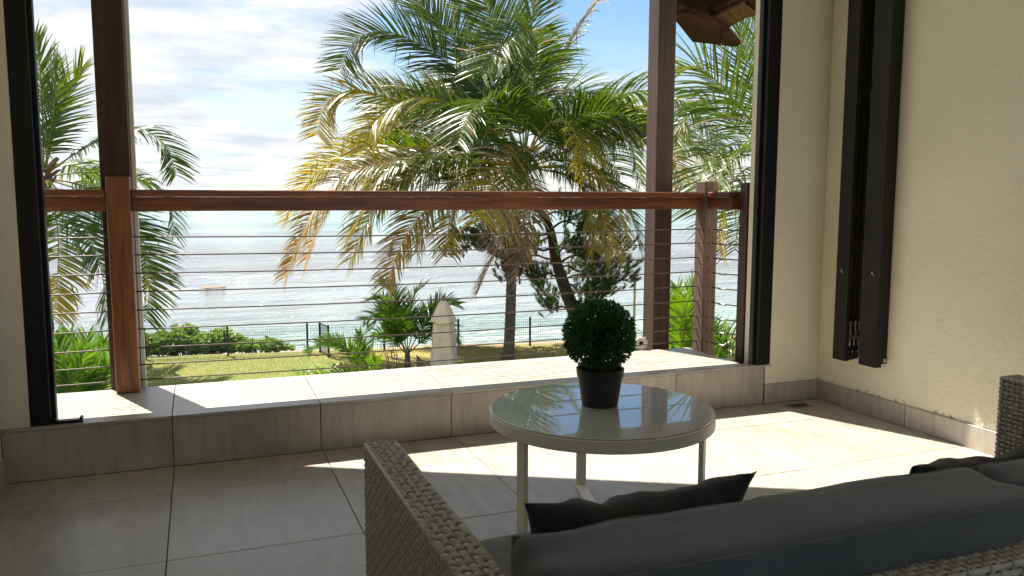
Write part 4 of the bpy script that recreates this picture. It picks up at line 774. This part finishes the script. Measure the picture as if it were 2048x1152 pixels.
def frond(parent, spec, r, density=15.0, width=.030, start=.13, rach=.032, name='frond', m=None, segs=5, ls=1.0):
    kind, roll, droop, LL, pts = spec
    base, tipc, stalk, pdry = PAL[kind]
    cur, length = resample(catmull(pts, 8), 40)
    n = max(14, int(length * (1 - start) * density)); g = MB()
    rs = [rach * (1 - .82 * k / 40) for k in range(41)]
    g.tube(cur, rs, 5, False, stalk)
    roll = radians(roll * r.choice((1, 1, -1)) + r.uniform(-8, 8)); fc = r.uniform(.85, 1.15)
    lastS = None
    gap0 = r.uniform(.3, .9); gapw = r.uniform(.0, .05)
    for k in range(n):
        for sg in (1, -1):
            t = start + (1 - start) * (k + r.uniform(.2, .8)) / n
            if abs(t - gap0) < gapw and sg > 0 or r.random() < .03: continue
            f_ = t * 40; i = min(39, int(f_)); p = cur[i].lerp(cur[i+1], f_ - i)
            T_ = (cur[min(40, i+2)] - cur[max(0, i-1)]).normalized()
            S = T_.cross(Vector((0, 0, 1)))
            if S.length < .25: S = T_.cross(CAMDIR) if lastS is None else (lastS - T_ * lastS.dot(T_))
            S.normalize(); lastS = S.copy(); Nn = S.cross(T_)
            S2 = S * cos(roll) + Nn * sin(roll); N2 = Nn * cos(roll) - S * sin(roll)
            if t < .35: pr = .62 + .38 * (t - start) / (.35 - start)
            else: pr = 1 - .54 * ((t - .35) / .65) ** 1.6
            L = LL * ls * pr * r.uniform(.86, 1.10)
            dn = max(0.0, -T_.z); al = radians((22 + 44 * t) * (1 - .45 * dn) + r.uniform(-7, 7))
            d = (S2 * (sg * cos(al)) + T_ * sin(al) + N2 * (.22 + r.uniform(-.12, .12))).normalized()
            dry = r.random() < pdry
            mixv = min(1, max(0, t * 1.5 - .62 + r.uniform(-.25, .25)))
            cA = [a + (b - a) * mixv for a, b in zip(base, tipc)]
            v = fc * r.uniform(.78, 1.22); cA = tuple(c * v for c in cA)
            if dry: cA = (.26*v, .215*v, .165*v)
            cB = tuple(x + (y - x) * (.6 if r.random() < .2 + pdry else .1) for x, y in zip(cA, (.34, .25, .06))) if kind not in 'glp' else cA
            W = width * r.uniform(.8, 1.2) * (.55 + .45 * pr); seg = L / segs
            dr = droop * (1.25 if dry else 1) * r.uniform(.7, 1.3) * (1 - .72 * dn)
            i0 = len(g.v); q = p.copy(); tw = r.uniform(-.5, .5)
            brk = r.random() < (.10 if kind in 'yods' else .03); bk_at = r.randint(1, segs - 1)
            for s in range(segs + 1):
                u = s / segs
                wv = d.cross(N2)
                if wv.length < .05: wv = d.cross(S2)
                wv.normalize(); nv = wv.cross(d); wv = (wv * cos(tw) + nv * sin(tw))
                hw = W * (.55, 1.0, .95, .78, .5, .0)[min(5, int(u * 5 + .01))] * .5
                cc = tuple(a + (b - a) * u * u for a, b in zip(cA, cB))
                if s < segs:
                    g.v += [tuple(q + wv * hw), tuple(q - wv * hw)]; g.c += [cc, cc]
                else:
                    g.v.append(tuple(q)); g.c.append(cc)
                q = q + d * seg
                if brk and s == bk_at: d = Vector((d.x * .2, d.y * .2, -1)).normalized()
                else: d = (d + Vector((0, 0, -1)) * dr * .34).normalized()
            for s in range(segs - 1):
                a = i0 + 2*s; g.f.append((a, a+1, a+3, a+2))
            a = i0 + 2*(segs - 1); g.f.append((a, a+1, a+2))
    g.usec = True
    o = g.build(name, m or M['leaf'], parent)
    return o
def palm_trunk(pts, r0, r1, parent, seed=0, rings=42):
    cur, L = resample(catmull(pts, 8), rings * 3)
    rad = []
    for k in range(len(cur)):
        t = k / (len(cur) - 1); b = r0 + (r1 - r0) * t + .07 * max(0, 1 - t * 7) ** 2
        rad.append(b * (1 + (.05 if k % 3 == 0 else -.02)) * (1 + .04 * noise.noise(Vector((k * .4, seed, 0)))))
    g = MB(); g.tube(cur, rad, 16, True, up=Vector((1, .3, .05))); return g.build('trunk', M['palm_bark'], parent, smooth=True)
def crown_heart(parent, c, r, n=26, s=1.0):
    """fibrous leaf bases wrapped round the growing point"""
    g = MB()
    for k in range(n):
        a = r.uniform(0, 2*pi); h = r.uniform(-.55, .15) * s
        d = Vector((cos(a), sin(a), r.uniform(.7, 1.8))).normalized()
        p = Vector(c) + Vector((cos(a)*.12, sin(a)*.12, h)) * s
        v = r.uniform(.7, 1.2); cc = (.20*v, .15*v, .085*v)
        g.tube([p, p + d*.22*s, p + d*.45*s + Vector((cos(a), sin(a), 0))*.05*s], [.07*s, .055*s, .03*s], 6, True, cc)
    g.build('leaf_base', M['leaf_small'], parent)

r = random.Random(21)
b0 = TRUNK_MAIN[0]
pm = empty('coconut_palm', (b0[0], b0[1], GZ), 'tall coconut palm in the centre with drooping yellowing fronds', 'palm tree')
palm_trunk([(b0[0], b0[1], GZ - .1)] + TRUNK_MAIN[1:], .165, .13, pm, 1)
crown_heart(pm, TRUNK_MAIN[-1], r)
for s in MAIN: frond(pm, s, r, 26, .047, ls=1.50)
plm = empty('coconut_palm', (-3.93, 25.3, GZ), 'coconut palm at the left edge partly hidden by the black frame', 'palm tree')
palm_trunk([(-3.98, 25.3, GZ - .1), (-3.95, 25.28, -2.2), (-3.97, 25.2, -.5), (-3.83, 25.1, 1.65)], .19, .15, plm, 2)
crown_heart(plm, (-3.80, 25.1, 1.70), r, 18, .9)
for s in LEFT: frond(plm, s, r, 20, .058, ls=1.45, rach=.026)
prm = empty('coconut_palm', (11.3, 14.2, GZ), 'coconut palm at the right half hidden behind the cream pier', 'palm tree')
palm_trunk([(11.5, 14.2, GZ - .1), (11.45, 14.2, -1.5), (11.3, 14.15, .5), (11.15, 14.15, 1.95)], .18, .14, prm, 3)
crown_heart(prm, (11.15, 14.15, 2.0), r, 18, .8)
for s in RIGHT: frond(prm, s, r, 23, .038, ls=1.3, rach=.026)

# small palm beside the parasol
sp_ = empty('small_palm', (5.33, 22.0, GZ), 'small bushy green palm beside the closed parasol', 'palm tree')
MB().tube([(5.33, 22.0, GZ - .05), (5.32, 21.99, -3.45), (5.32, 21.99, -3.12)], [.10, .085, .06], 12).build('trunk', M['palm_bark'], sp_, smooth=True)
for s in SPALM: frond(sp_, s, r, 34, .046, .18, .018, ls=1.35)
ar = empty('arching_palm', (3.90, 20.6, GZ), 'young palm with one broad arching bright green frond above the flower bed', 'plant')
for s in ARCH: frond(ar, s, r, 42, .036, .30, .016)
sg_ = empty('cycad', (-2.0, 14.9, GZ), 'stiff spiky cycad below the ledge at the far left', 'plant')
MB().tube([(-2.0, 14.88, GZ - .05), (-2.0, 14.88, -3.0), (-2.0, 14.88, -2.5)], [.17, .15, .12], 12).build('trunk', M['palm_bark'], sg_, smooth=True)
for s in SAGO: frond(sg_, s, r, 34, .034, .22, .016)
rg = empty('upright_palm', (5.76, 8.83, GZ), 'bright green palm fronds rising between the right column and corner post', 'plant')
MB().tube([(5.76, 8.83, GZ - .05), (5.76, 8.83, -2.4), (5.76, 8.83, -1.15)], [.09, .07, .05], 10).build('trunk', M['palm_bark'], rg, smooth=True)
for s in RGREEN: frond(rg, s, r, 34, .030, .22, .014)
rg2 = empty('low_palm', (6.70, 9.52, GZ), 'low dark green palm seen through the return of the railing', 'plant')
MB().tube([(6.70, 9.52, GZ - .05), (6.70, 9.52, -2.6), (6.70, 9.52, -1.4)], [.09, .07, .05], 10).build('trunk', M['palm_bark'], rg2, smooth=True)
for s in RGREEN2: frond(rg2, s, r, 34, .030, .22, .014)

# leaning pine with tufted branches
pn = empty('leaning_pine', (PINE_TRUNK[0][0], PINE_TRUNK[0][1], GZ), 'dark leaning pine with tufted upturned branches beside the central palm', 'pine tree')
cur, L = resample(catmull([(PINE_TRUNK[0][0] + .15, PINE_TRUNK[0][1], GZ - .1)] + PINE_TRUNK[1:], 8), 60)
g = MB(); g.tube(cur, [(.27 - .17 * k / 60) * (1 + .07 * noise.noise(Vector((k*.35, 3, 0)))) for k in range(61)], 14, True, up=Vector((.9, .3, .1))); g.build('trunk', M['pine_bark'], pn, smooth=True)
gb = MB(); gn = MB(); r2 = random.Random(8)
def tuft(p, d, L, n=56):
    for q in range(n):
        t = r2.random()
        a = p + d * (L * t); o = Vector((r2.gauss(0, 1), r2.gauss(0, 1), r2.gauss(.25, .8))).normalized()
        e = (d * .9 + o * .75).normalized() * (.15 * r2.uniform(.7, 1.2)); w = e.cross(Vector((r2.gauss(0, 1), r2.gauss(0, 1), r2.gauss(0, 1)))).normalized() * .009
        v = r2.uniform(.6, 1.4); c = (.062*v, .105*v, .034*v)
        if r2.random() < .05: c = (.16*v, .11*v, .05*v)
        gn.face([a - w, a + w, a + e], c)
for bpts in PINE_BRANCH:
    c2, l2 = resample(catmull(bpts, 10), 20)
    c2 = [p + Vector((0, 0, .10 * sin(k * .5 + bpts[1][0]) - .12 * sin(pi * k / 20))) for k, p in enumerate(c2)]
    gb.tube(c2, [.045 - .032 * k / 20 for k in range(21)], 6)
    for k in range(5, 21):
        for q in range(5 if k > 8 else 3):
            T_ = (c2[min(20, k+1)] - c2[k-1]).normalized()
            sd = Vector((r2.gauss(0, 1), r2.gauss(0, 1), r2.gauss(.1, .6))).normalized()
            tw_end = c2[k] + (T_ * .45 + sd * .65).normalized() * r2.uniform(.18, .50) + Vector((0, 0, .06))
            gb.tube([c2[k], c2[k].lerp(tw_end, .5) - Vector((0, 0, .03)), tw_end], [.012, .009, .006], 4)
            tuft(tw_end, (Vector((T_.x*.5, T_.y*.5, .75)) + sd * .3).normalized(), r2.uniform(.14, .26))
gb.build('branch', M['pine_bark'], pn); nd = gn.build('needles', M['leaf_pine'], pn); tag(nd, kind='stuff')

# shrub with leaf rosettes behind the fence
def rosette_shrub(name, label, cx, cy, rx, ry, rz, n, seed, c1, c2, zf, leaf=.13):
    rr = random.Random(seed); s = empty(name, (cx, cy, zf(cx, cy)), label, 'shrub'); g = MB(); gs = MB()
    for k in range(n):
        a = rr.uniform(0, 2*pi); q = sqrt(rr.random()); h = rr.random() ** .6
        x, y = cx + rx*q*cos(a), cy + ry*q*sin(a)
        lump = .72 + .38 * noise.noise(Vector((x*1.3, y*1.3, seed))) + .15 * noise.noise(Vector((x*4, y*4, seed)))
        z = zf(x, y) + rz * h * lump * (1 - .45 * q**3)
        out = Vector((cos(a)*q*.8, sin(a)*q*.8 - .25, 1.0)).normalized()
        if k % 5 == 0:
            b = Vector((cx + (x-cx)*.55, cy + (y-cy)*.55, zf(x, y))); gs.tube([b, b.lerp(Vector((x, y, z)), .5) + Vector((0, 0, .06)), (x, y, z)], [.018, .013, .008], 5)
        for m_ in range(9):
            w = 2*pi*m_/9 + rr.uniform(-.3, .3); u = out.cross(Vector((.3, .9, .1))).normalized(); v = out.cross(u)
            d = ((u*cos(w) + v*sin(w)) * rr.uniform(.6, 1.1) + out * rr.uniform(.5, 1.2)).normalized(); Lf = leaf * rr.uniform(.7, 1.2)
            p = Vector((x, y, z)); sd = d.cross(out)
            if sd.length < .05: continue
            sd.normalize(); W = Lf * .23; j = rr.random(); vv = rr.uniform(.8, 1.2)
            c = tuple((a_ + (b_ - a_) * j) * vv for a_, b_ in zip(c1, c2))
            g.face([p, p + d*Lf*.62 + sd*W, p + d*Lf - out*Lf*.12, p + d*Lf*.62 - sd*W], c)
    gs.build('stem', M['stem'], s); f_ = g.build('foliage', M['leaf_small'], s); tag(f_, kind='stuff'); return s
rosette_shrub('beach_shrub', 'rounded light green shrub behind the left of the mesh fence', -.40, 27.6, 1.75, .65, 1.02, 620, 3, (.15, .24, .06), (.24, .34, .09), ground_z, .20)
rosette_shrub('beach_shrub', 'low trailing green shrub behind the fence, right of the rounded one', 1.75, 27.3, 1.05, .5, .50, 260, 5, (.15, .25, .05), (.23, .34, .08), ground_z, .17)
rosette_shrub('garden_shrub', 'leafy bright shrub below the ledge between right column and post', 5.55, 8.5, .75, .6, 2.75, 420, 9, (.09, .17, .025), (.16, .26, .04), lambda x, y: GZ, .16)
rosette_shrub('garden_shrub', 'yellow green shrub by the side fence, right of the corner post', 7.2, 10.6, .9, .7, 2.0, 420, 12, (.10, .16, .025), (.19, .24, .04), lambda x, y: GZ, .13)

# strap leaved clumps in the bed below the ledge
def strap_clump(cx, cy, n, L, label, seed, c1=(.11, .21, .025), c2=(.19, .30, .04), up=1.0):
    rr = random.Random(seed); s = empty('strap_leaf_plant', (cx, cy, GZ), label, 'plant'); g = MB()
    for k in range(n):
        a = rr.uniform(0, 2*pi); q = rr.random(); p = Vector((cx + cos(a)*q*.10, cy + sin(a)*q*.10, GZ)); d = Vector((cos(a)*.75, sin(a)*.75, up + rr.uniform(-.2, .6))).normalized()
        sd = Vector((-sin(a), cos(a), 0)); l = L * rr.uniform(.7, 1.15); W = .045 * rr.uniform(.7, 1.2); j = rr.random(); c = tuple(x + (y-x)*j for x, y in zip(c1, c2))
        i0 = len(g.v)
        for q_ in range(6):
            hw = W * (.6, 1, 1, .8, .5, .05)[q_] * .5; g.v += [tuple(p + sd*hw), tuple(p - sd*hw)]; g.c += [c, c]
            p = p + d * l / 5; d = (d + Vector((0, 0, -.32))).normalized()
        for q_ in range(5): b = i0 + 2*q_; g.f.append((b, b+1, b+3, b+2))
    g.usec = True; f_ = g.build('leaves', M['leaf_small'], s); return s
for k, (x, y, n, L, lb) in enumerate(((2.45, 21.35, 46, .85, 'bright strap-leaved clump at the left end of the flower bed'),
        (2.95, 21.0, 46, .95, 'bright strap-leaved clump in the flower bed, second from the left'),
        (3.45, 21.3, 46, 1.0, 'tall strap-leaved clump right under the arching frond'),
        (4.10, 21.3, 30, .8, 'darker strap-leaved clump just right of the arching frond'))):
    strap_clump(x, y, n, L, lb, 30 + k)
strap_clump(3.78, 21.5, 9, 1.35, 'thin upright grey-green spikes behind the arching frond', 44, (.14, .15, .09), (.22, .22, .14), 4.0)
# pink flowering twigs
fl_ = empty('flowering_twigs', (4.9, 21.8, GZ), 'sparse twigs with small pink flowers left of the parasol', 'plant')
g = MB(); gf = MB(); rr = random.Random(17)
for k in range(12):
    a = rr.uniform(0, 2*pi); e = Vector((4.85 + .45*cos(a)*rr.random(), 21.75 + .3*sin(a), GZ + rr.uniform(.35, .85)))
    b = Vector((4.85 + .1*cos(a), 21.75, GZ)); g.tube([b, b.lerp(e, .5) + Vector((.05, 0, .05)), e], [.012, .009, .006], 5)
    for q in range(9):
        p = e + Vector((rr.gauss(0, .09), rr.gauss(0, .06), rr.gauss(0, .06))); d = Vector((rr.gauss(0, 1), rr.gauss(-.4, 1), rr.gauss(0, 1))).normalized(); s_ = d.cross(Vector((.2, .3, 1))).normalized()
        gf.face([p, p + d*.03 + s_*.02, p + d*.06, p + d*.03 - s_*.02], (.42, .16, .30) if q % 3 else (.20, .12, .14))
g.build('stem', M['stem'], fl_); f_ = gf.build('flowers', M['leaf_small'], fl_); tag(f_, kind='stuff')
M['laterite'] = m_plain('reddish lava stone', (.22, .10, .07), .95, var=.4, scale=12, bmp=.8, bscale=30)
def rock(cx, cy, cz, s, label, seed, m, cat='rock'):
    b = bmesh.new(); bmesh.ops.create_icosphere(b, subdivisions=2, radius=1)
    for v in b.verts:
        k = 1 + .35 * noise.noise(v.co * 1.7 + Vector((seed, 0, 0))); v.co = Vector((v.co.x*s[0]*k + cx, v.co.y*s[1]*k + cy, v.co.z*s[2]*k + cz))
    b.verts.index_update(); g = MB(); g.bm(b); o = g.build('rock', m, loc=(cx, cy, cz)); tag(o, label, cat); return o
rock(4.35, 21.6, GZ + .05, (.22, .15, .14), 'larger reddish stone edging the flower bed', 1, M['laterite'])
rock(4.75, 21.55, GZ + .03, (.15, .12, .10), 'smaller reddish stone under the pink flowers', 5, M['laterite'])
M['reef'] = m_plain('wet reef rock', (.13, .09, .06), .7, var=.4, scale=3, bmp=.8, bscale=6)
rock(.75, 58.5, SEA - .02, (1.0, .6, .13), 'brown reef rock breaking the sea surface at the left', 3, M['reef'])

# closed parasol under a cover
um = empty('closed_parasol', (5.90, 20.38, GZ), 'closed garden parasol under a cream canvas cover', 'parasol')
MB().tube([(5.90, 20.38, GZ), (5.90, 20.38, GZ + .45)], .025, 10).build('pole', M['steel'], um)
g = MB(); n = 36
def drape(prof, fold, ph):
    i0 = len(g.v)
    for rad, z in prof:
        for q in range(n):
            a = 2*pi*q/n; k = 1 + fold * sin(a*5 + ph + z*1.6 + .8*sin(a*2 + 1)) * min(1, (GZ + 2.1 - z)*2) + .04 * noise.noise(Vector((cos(a)*2, sin(a)*2, z*2)))
            g.v.append((5.90 + rad*k*cos(a), 20.38 + rad*k*sin(a), z + .02*sin(a*4 + ph)*(rad > .25)))
    for j in range(len(prof)-1):
        for q in range(n):
            a = i0 + j*n + q; b = i0 + j*n + (q+1) % n; g.f.append((a, b, b+n, a+n))
drape([(.30, GZ + .28), (.285, GZ + .7), (.265, GZ + 1.2), (.235, GZ + 1.62), (.15, GZ + 1.9)], .26, 0); g.build('cover', M['canvas'], um, smooth=True)
g = MB(); drape([(.33, GZ + 1.58), (.30, GZ + 1.65), (.23, GZ + 1.84), (.15, GZ + 2.03), (.07, GZ + 2.13), (.0, GZ + 2.14)], .16, .6); g.build('cape', M['canvas'], um, smooth=True)
g = MB(); g.lathe(5.90, 20.38, [(.05, GZ + 2.10), (.06, GZ + 2.16), (.035, GZ + 2.24), (.02, GZ + 2.27)], 16); g.build('finial', M['post_wood'], um, smooth=True)
gp = empty('garden_post', (5.36, 20.75, GZ), 'short weathered timber post with a slanted top beside the parasol', 'post')
g = MB(); v = [(5.28, 20.68), (5.44, 20.68), (5.44, 20.84), (5.28, 20.84)]
g.face([(x, y, GZ) for x, y in v][::-1]); g.face([(x, y, GZ + (.66 if x < 5.3 else .50)) for x, y in v])
for k in range(4):
    a, b = v[k], v[(k+1) % 4]; g.face([(*a, GZ), (*b, GZ), (*b, GZ + (.66 if b[0] < 5.3 else .50)), (*a, GZ + (.66 if a[0] < 5.3 else .50))])
g.build('shaft', M['weathered'], gp)

# mesh fence
fe = empty('mesh_fence', (3, fence_y(3), GZ), 'dark green welded mesh fence between the lawn and the beach', 'fence')
FH = .88
px0 = [-6.2 + 2.31 * k for k in range(9)]
def panel(parent, A, B, h, step=.062, hs=.088, w=.006):
    A, B = Vector(A), Vector(B); d = (B - A); L = d.length; d.normalize(); nrm = Vector((-d.y, d.x, 0)); g = MB()
    def bar(p, q, e1, e2):
        i = len(g.v)
        for c_ in (p, q):
            g.v += [tuple(c_ + e1 + e2), tuple(c_ - e1 + e2), tuple(c_ - e1 - e2), tuple(c_ + e1 - e2)]
        g.f += [tuple(i + k for k in f_) for f_ in ((0,1,5,4),(1,2,6,5),(2,3,7,6),(3,0,4,7),(0,3,2,1),(4,5,6,7))]
    for k in range(1, int(L / step)):
        p = A + d * (k * L / int(L / step)); bar(p + Vector((0, 0, .02)), p + Vector((0, 0, h)), d * w * .5, nrm * w * .5)
    n_ = int(h / hs)
    for k in range(n_ + 1):
        z = Vector((0, 0, .03 + (h - .05) * k / n_)); bar(A + z + nrm * w * 1.1, B + z + nrm * w * 1.1, Vector((0, 0, w * .6)), nrm * w * .5)
    return g.build('mesh_panel', M['green_metal'], parent)
for k, x in enumerate(px0):
    y = fence_y(x); MB().box(x - .03, x + .03, y - .03, y + .03, GZ - .1, GZ + FH + .06, .005).build('post', M['green_metal'], fe)
    if k < len(px0) - 1 : panel(fe, (x + .03, fence_y(x + .03), GZ), (px0[k+1] - .03, fence_y(px0[k+1] - .03), GZ), FH)
gt = empty('garden_gate', (3.55, 25.2, GZ), 'dark green mesh gate standing open on the lawn', 'gate')
for x, y in ((3.42, 25.55), (3.55, 24.65)): MB().box(x - .03, x + .03, y - .03, y + .03, GZ - .05, GZ + .98, .005).build('post', M['green_metal'], gt)
MB().tube([(3.42, 25.52, GZ + .93), (3.55, 24.68, GZ + .93)], .022, 8).tube([(3.42, 25.52, GZ + .08), (3.55, 24.68, GZ + .08)], .022, 8).build('gate_rail', M['green_metal'], gt)
panel(gt, (3.43, 25.5, GZ + .06), (3.545, 24.7, GZ + .06), .86)
# side fence beyond the return of the railing
fs = empty('mesh_fence', (9.2, 12, GZ), 'side run of green mesh fence behind the low palm at the right', 'fence')
for k in range(4):
    a = (8.6 + k*.55, 10.4 + k*2.2); b = (8.6 + (k+1)*.55, 10.4 + (k+1)*2.2)
    MB().box(a[0] - .03, a[0] + .03, a[1] - .03, a[1] + .03, GZ - .1, GZ + 1.5, .005).build('post', M['green_metal'], fs)
    panel(fs, (*a, GZ), (*b, GZ), 1.4, .08, .2, .006)
# lamp pole by the fence
lpz = empty('lamp_pole', (13.2, 23.3, GZ), 'thin pale yellow pole by the fence, left of the right column', 'pole')
M['pole'] = m_plain('pale yellow painted pole', (.55, .42, .20), .5, var=.1)
MB().tube([(13.2, 23.3, GZ - .1), (13.2, 23.3, GZ + 2.25)], .038, 10).build('shaft', M['pole'], lpz, smooth=True)
g = MB(); g.lathe(13.12, 23.28, [(.04, GZ + 2.10), (.10, GZ + 2.14), (.11, GZ + 2.22), (.05, GZ + 2.28), (.02, GZ + 2.30)], 14); g.build('lamp_head', M['pole'], lpz, smooth=True)

# neighbouring shingled eave at the top right
E_LABEL = 'corner of a brown shingled eave at the top right beyond the column'
ro = empty('shingled_eave', (4.4, 6.4, 2.6), E_LABEL, 'roof')
M['shingle'] = m_wood('brown shingle', (.085, .045, .030), (.21, .125, .085), 'y', .7)
M['shingle_d'] = m_wood('dark timber board', (.022, .008, .006), (.060, .026, .018), 'x', .6)
for k_ in ('shingle', 'shingle_d'): M[k_].node_tree.nodes['Principled BSDF'].inputs['Specular IOR Level'].default_value = .08
def slab(name, pts, th, m, up=Vector((.05, -.25, 1))):
    up = up.normalized() * th; P = [Vector(p) for p in pts]; g = MB(); c = sum(P, Vector((0, 0, 0))) / len(P)
    g.face(P[::-1]); g.face([p + up for p in P]); n_ = len(P)
    for k in range(n_): a, b = P[k], P[(k+1) % n_]; g.face([a, b, b + up, a + up])
    return g.build(name, m, ro, loc=tuple(c))
for k_, th, nm, mm in (('A', .035, 'board', 'shingle_d'), ('A2', .030, 'shingle', 'shingle_d'), ('B', .022, 'shingle', 'shingle'), ('C', .022, 'shingle', 'shingle'), ('D', .022, 'shingle', 'shingle'),
                       ('E', .03, 'soffit', 'shingle_d'), ('F', .03, 'board', 'shingle_d'), ('G', .05, 'rafter', 'shingle_d'), ('H_', .02, 'batten', 'shingle')):
    slab(nm, EAVE[k_], th, M[mm])

# grass blades on the lawn in view
def m_blades(): return m_leaf('grass blades', .4, .6)
M['blade'] = m_blades()
rr = random.Random(77); g = MB()
for k in range(70000):
    x = rr.uniform(-6.5, 14.5); y = rr.uniform(18.2, 26.6)
    if y > fence_y(x) - .05: continue
    z = ground_z(x, y); h = rr.uniform(.03, .075); a = rr.uniform(0, pi); l = Vector((rr.gauss(0, .02), rr.gauss(0, .02), h)); w = Vector((cos(a), sin(a), 0)) * .008
    dryv = .22 + .035 * x + .55 * noise.noise(Vector((x*.3, y*.45, 5))) + .25 * noise.noise(Vector((x*1.6, y*1.6, 9))) + rr.uniform(-.15, .15); dryv = min(1, max(0, dryv)); v = rr.uniform(.75, 1.25)
    c = tuple((p + (q - p) * dryv) * v for p, q in zip((.175, .235, .050), (.46, .36, .14))); p = Vector((x, y, z - .005))
    g.face([p - w, p + w, p + l], c)
o = g.build('grass', M['blade']); tag(o, 'short mown lawn grass, green at the left and dry at the right', 'grass', kind='stuff')
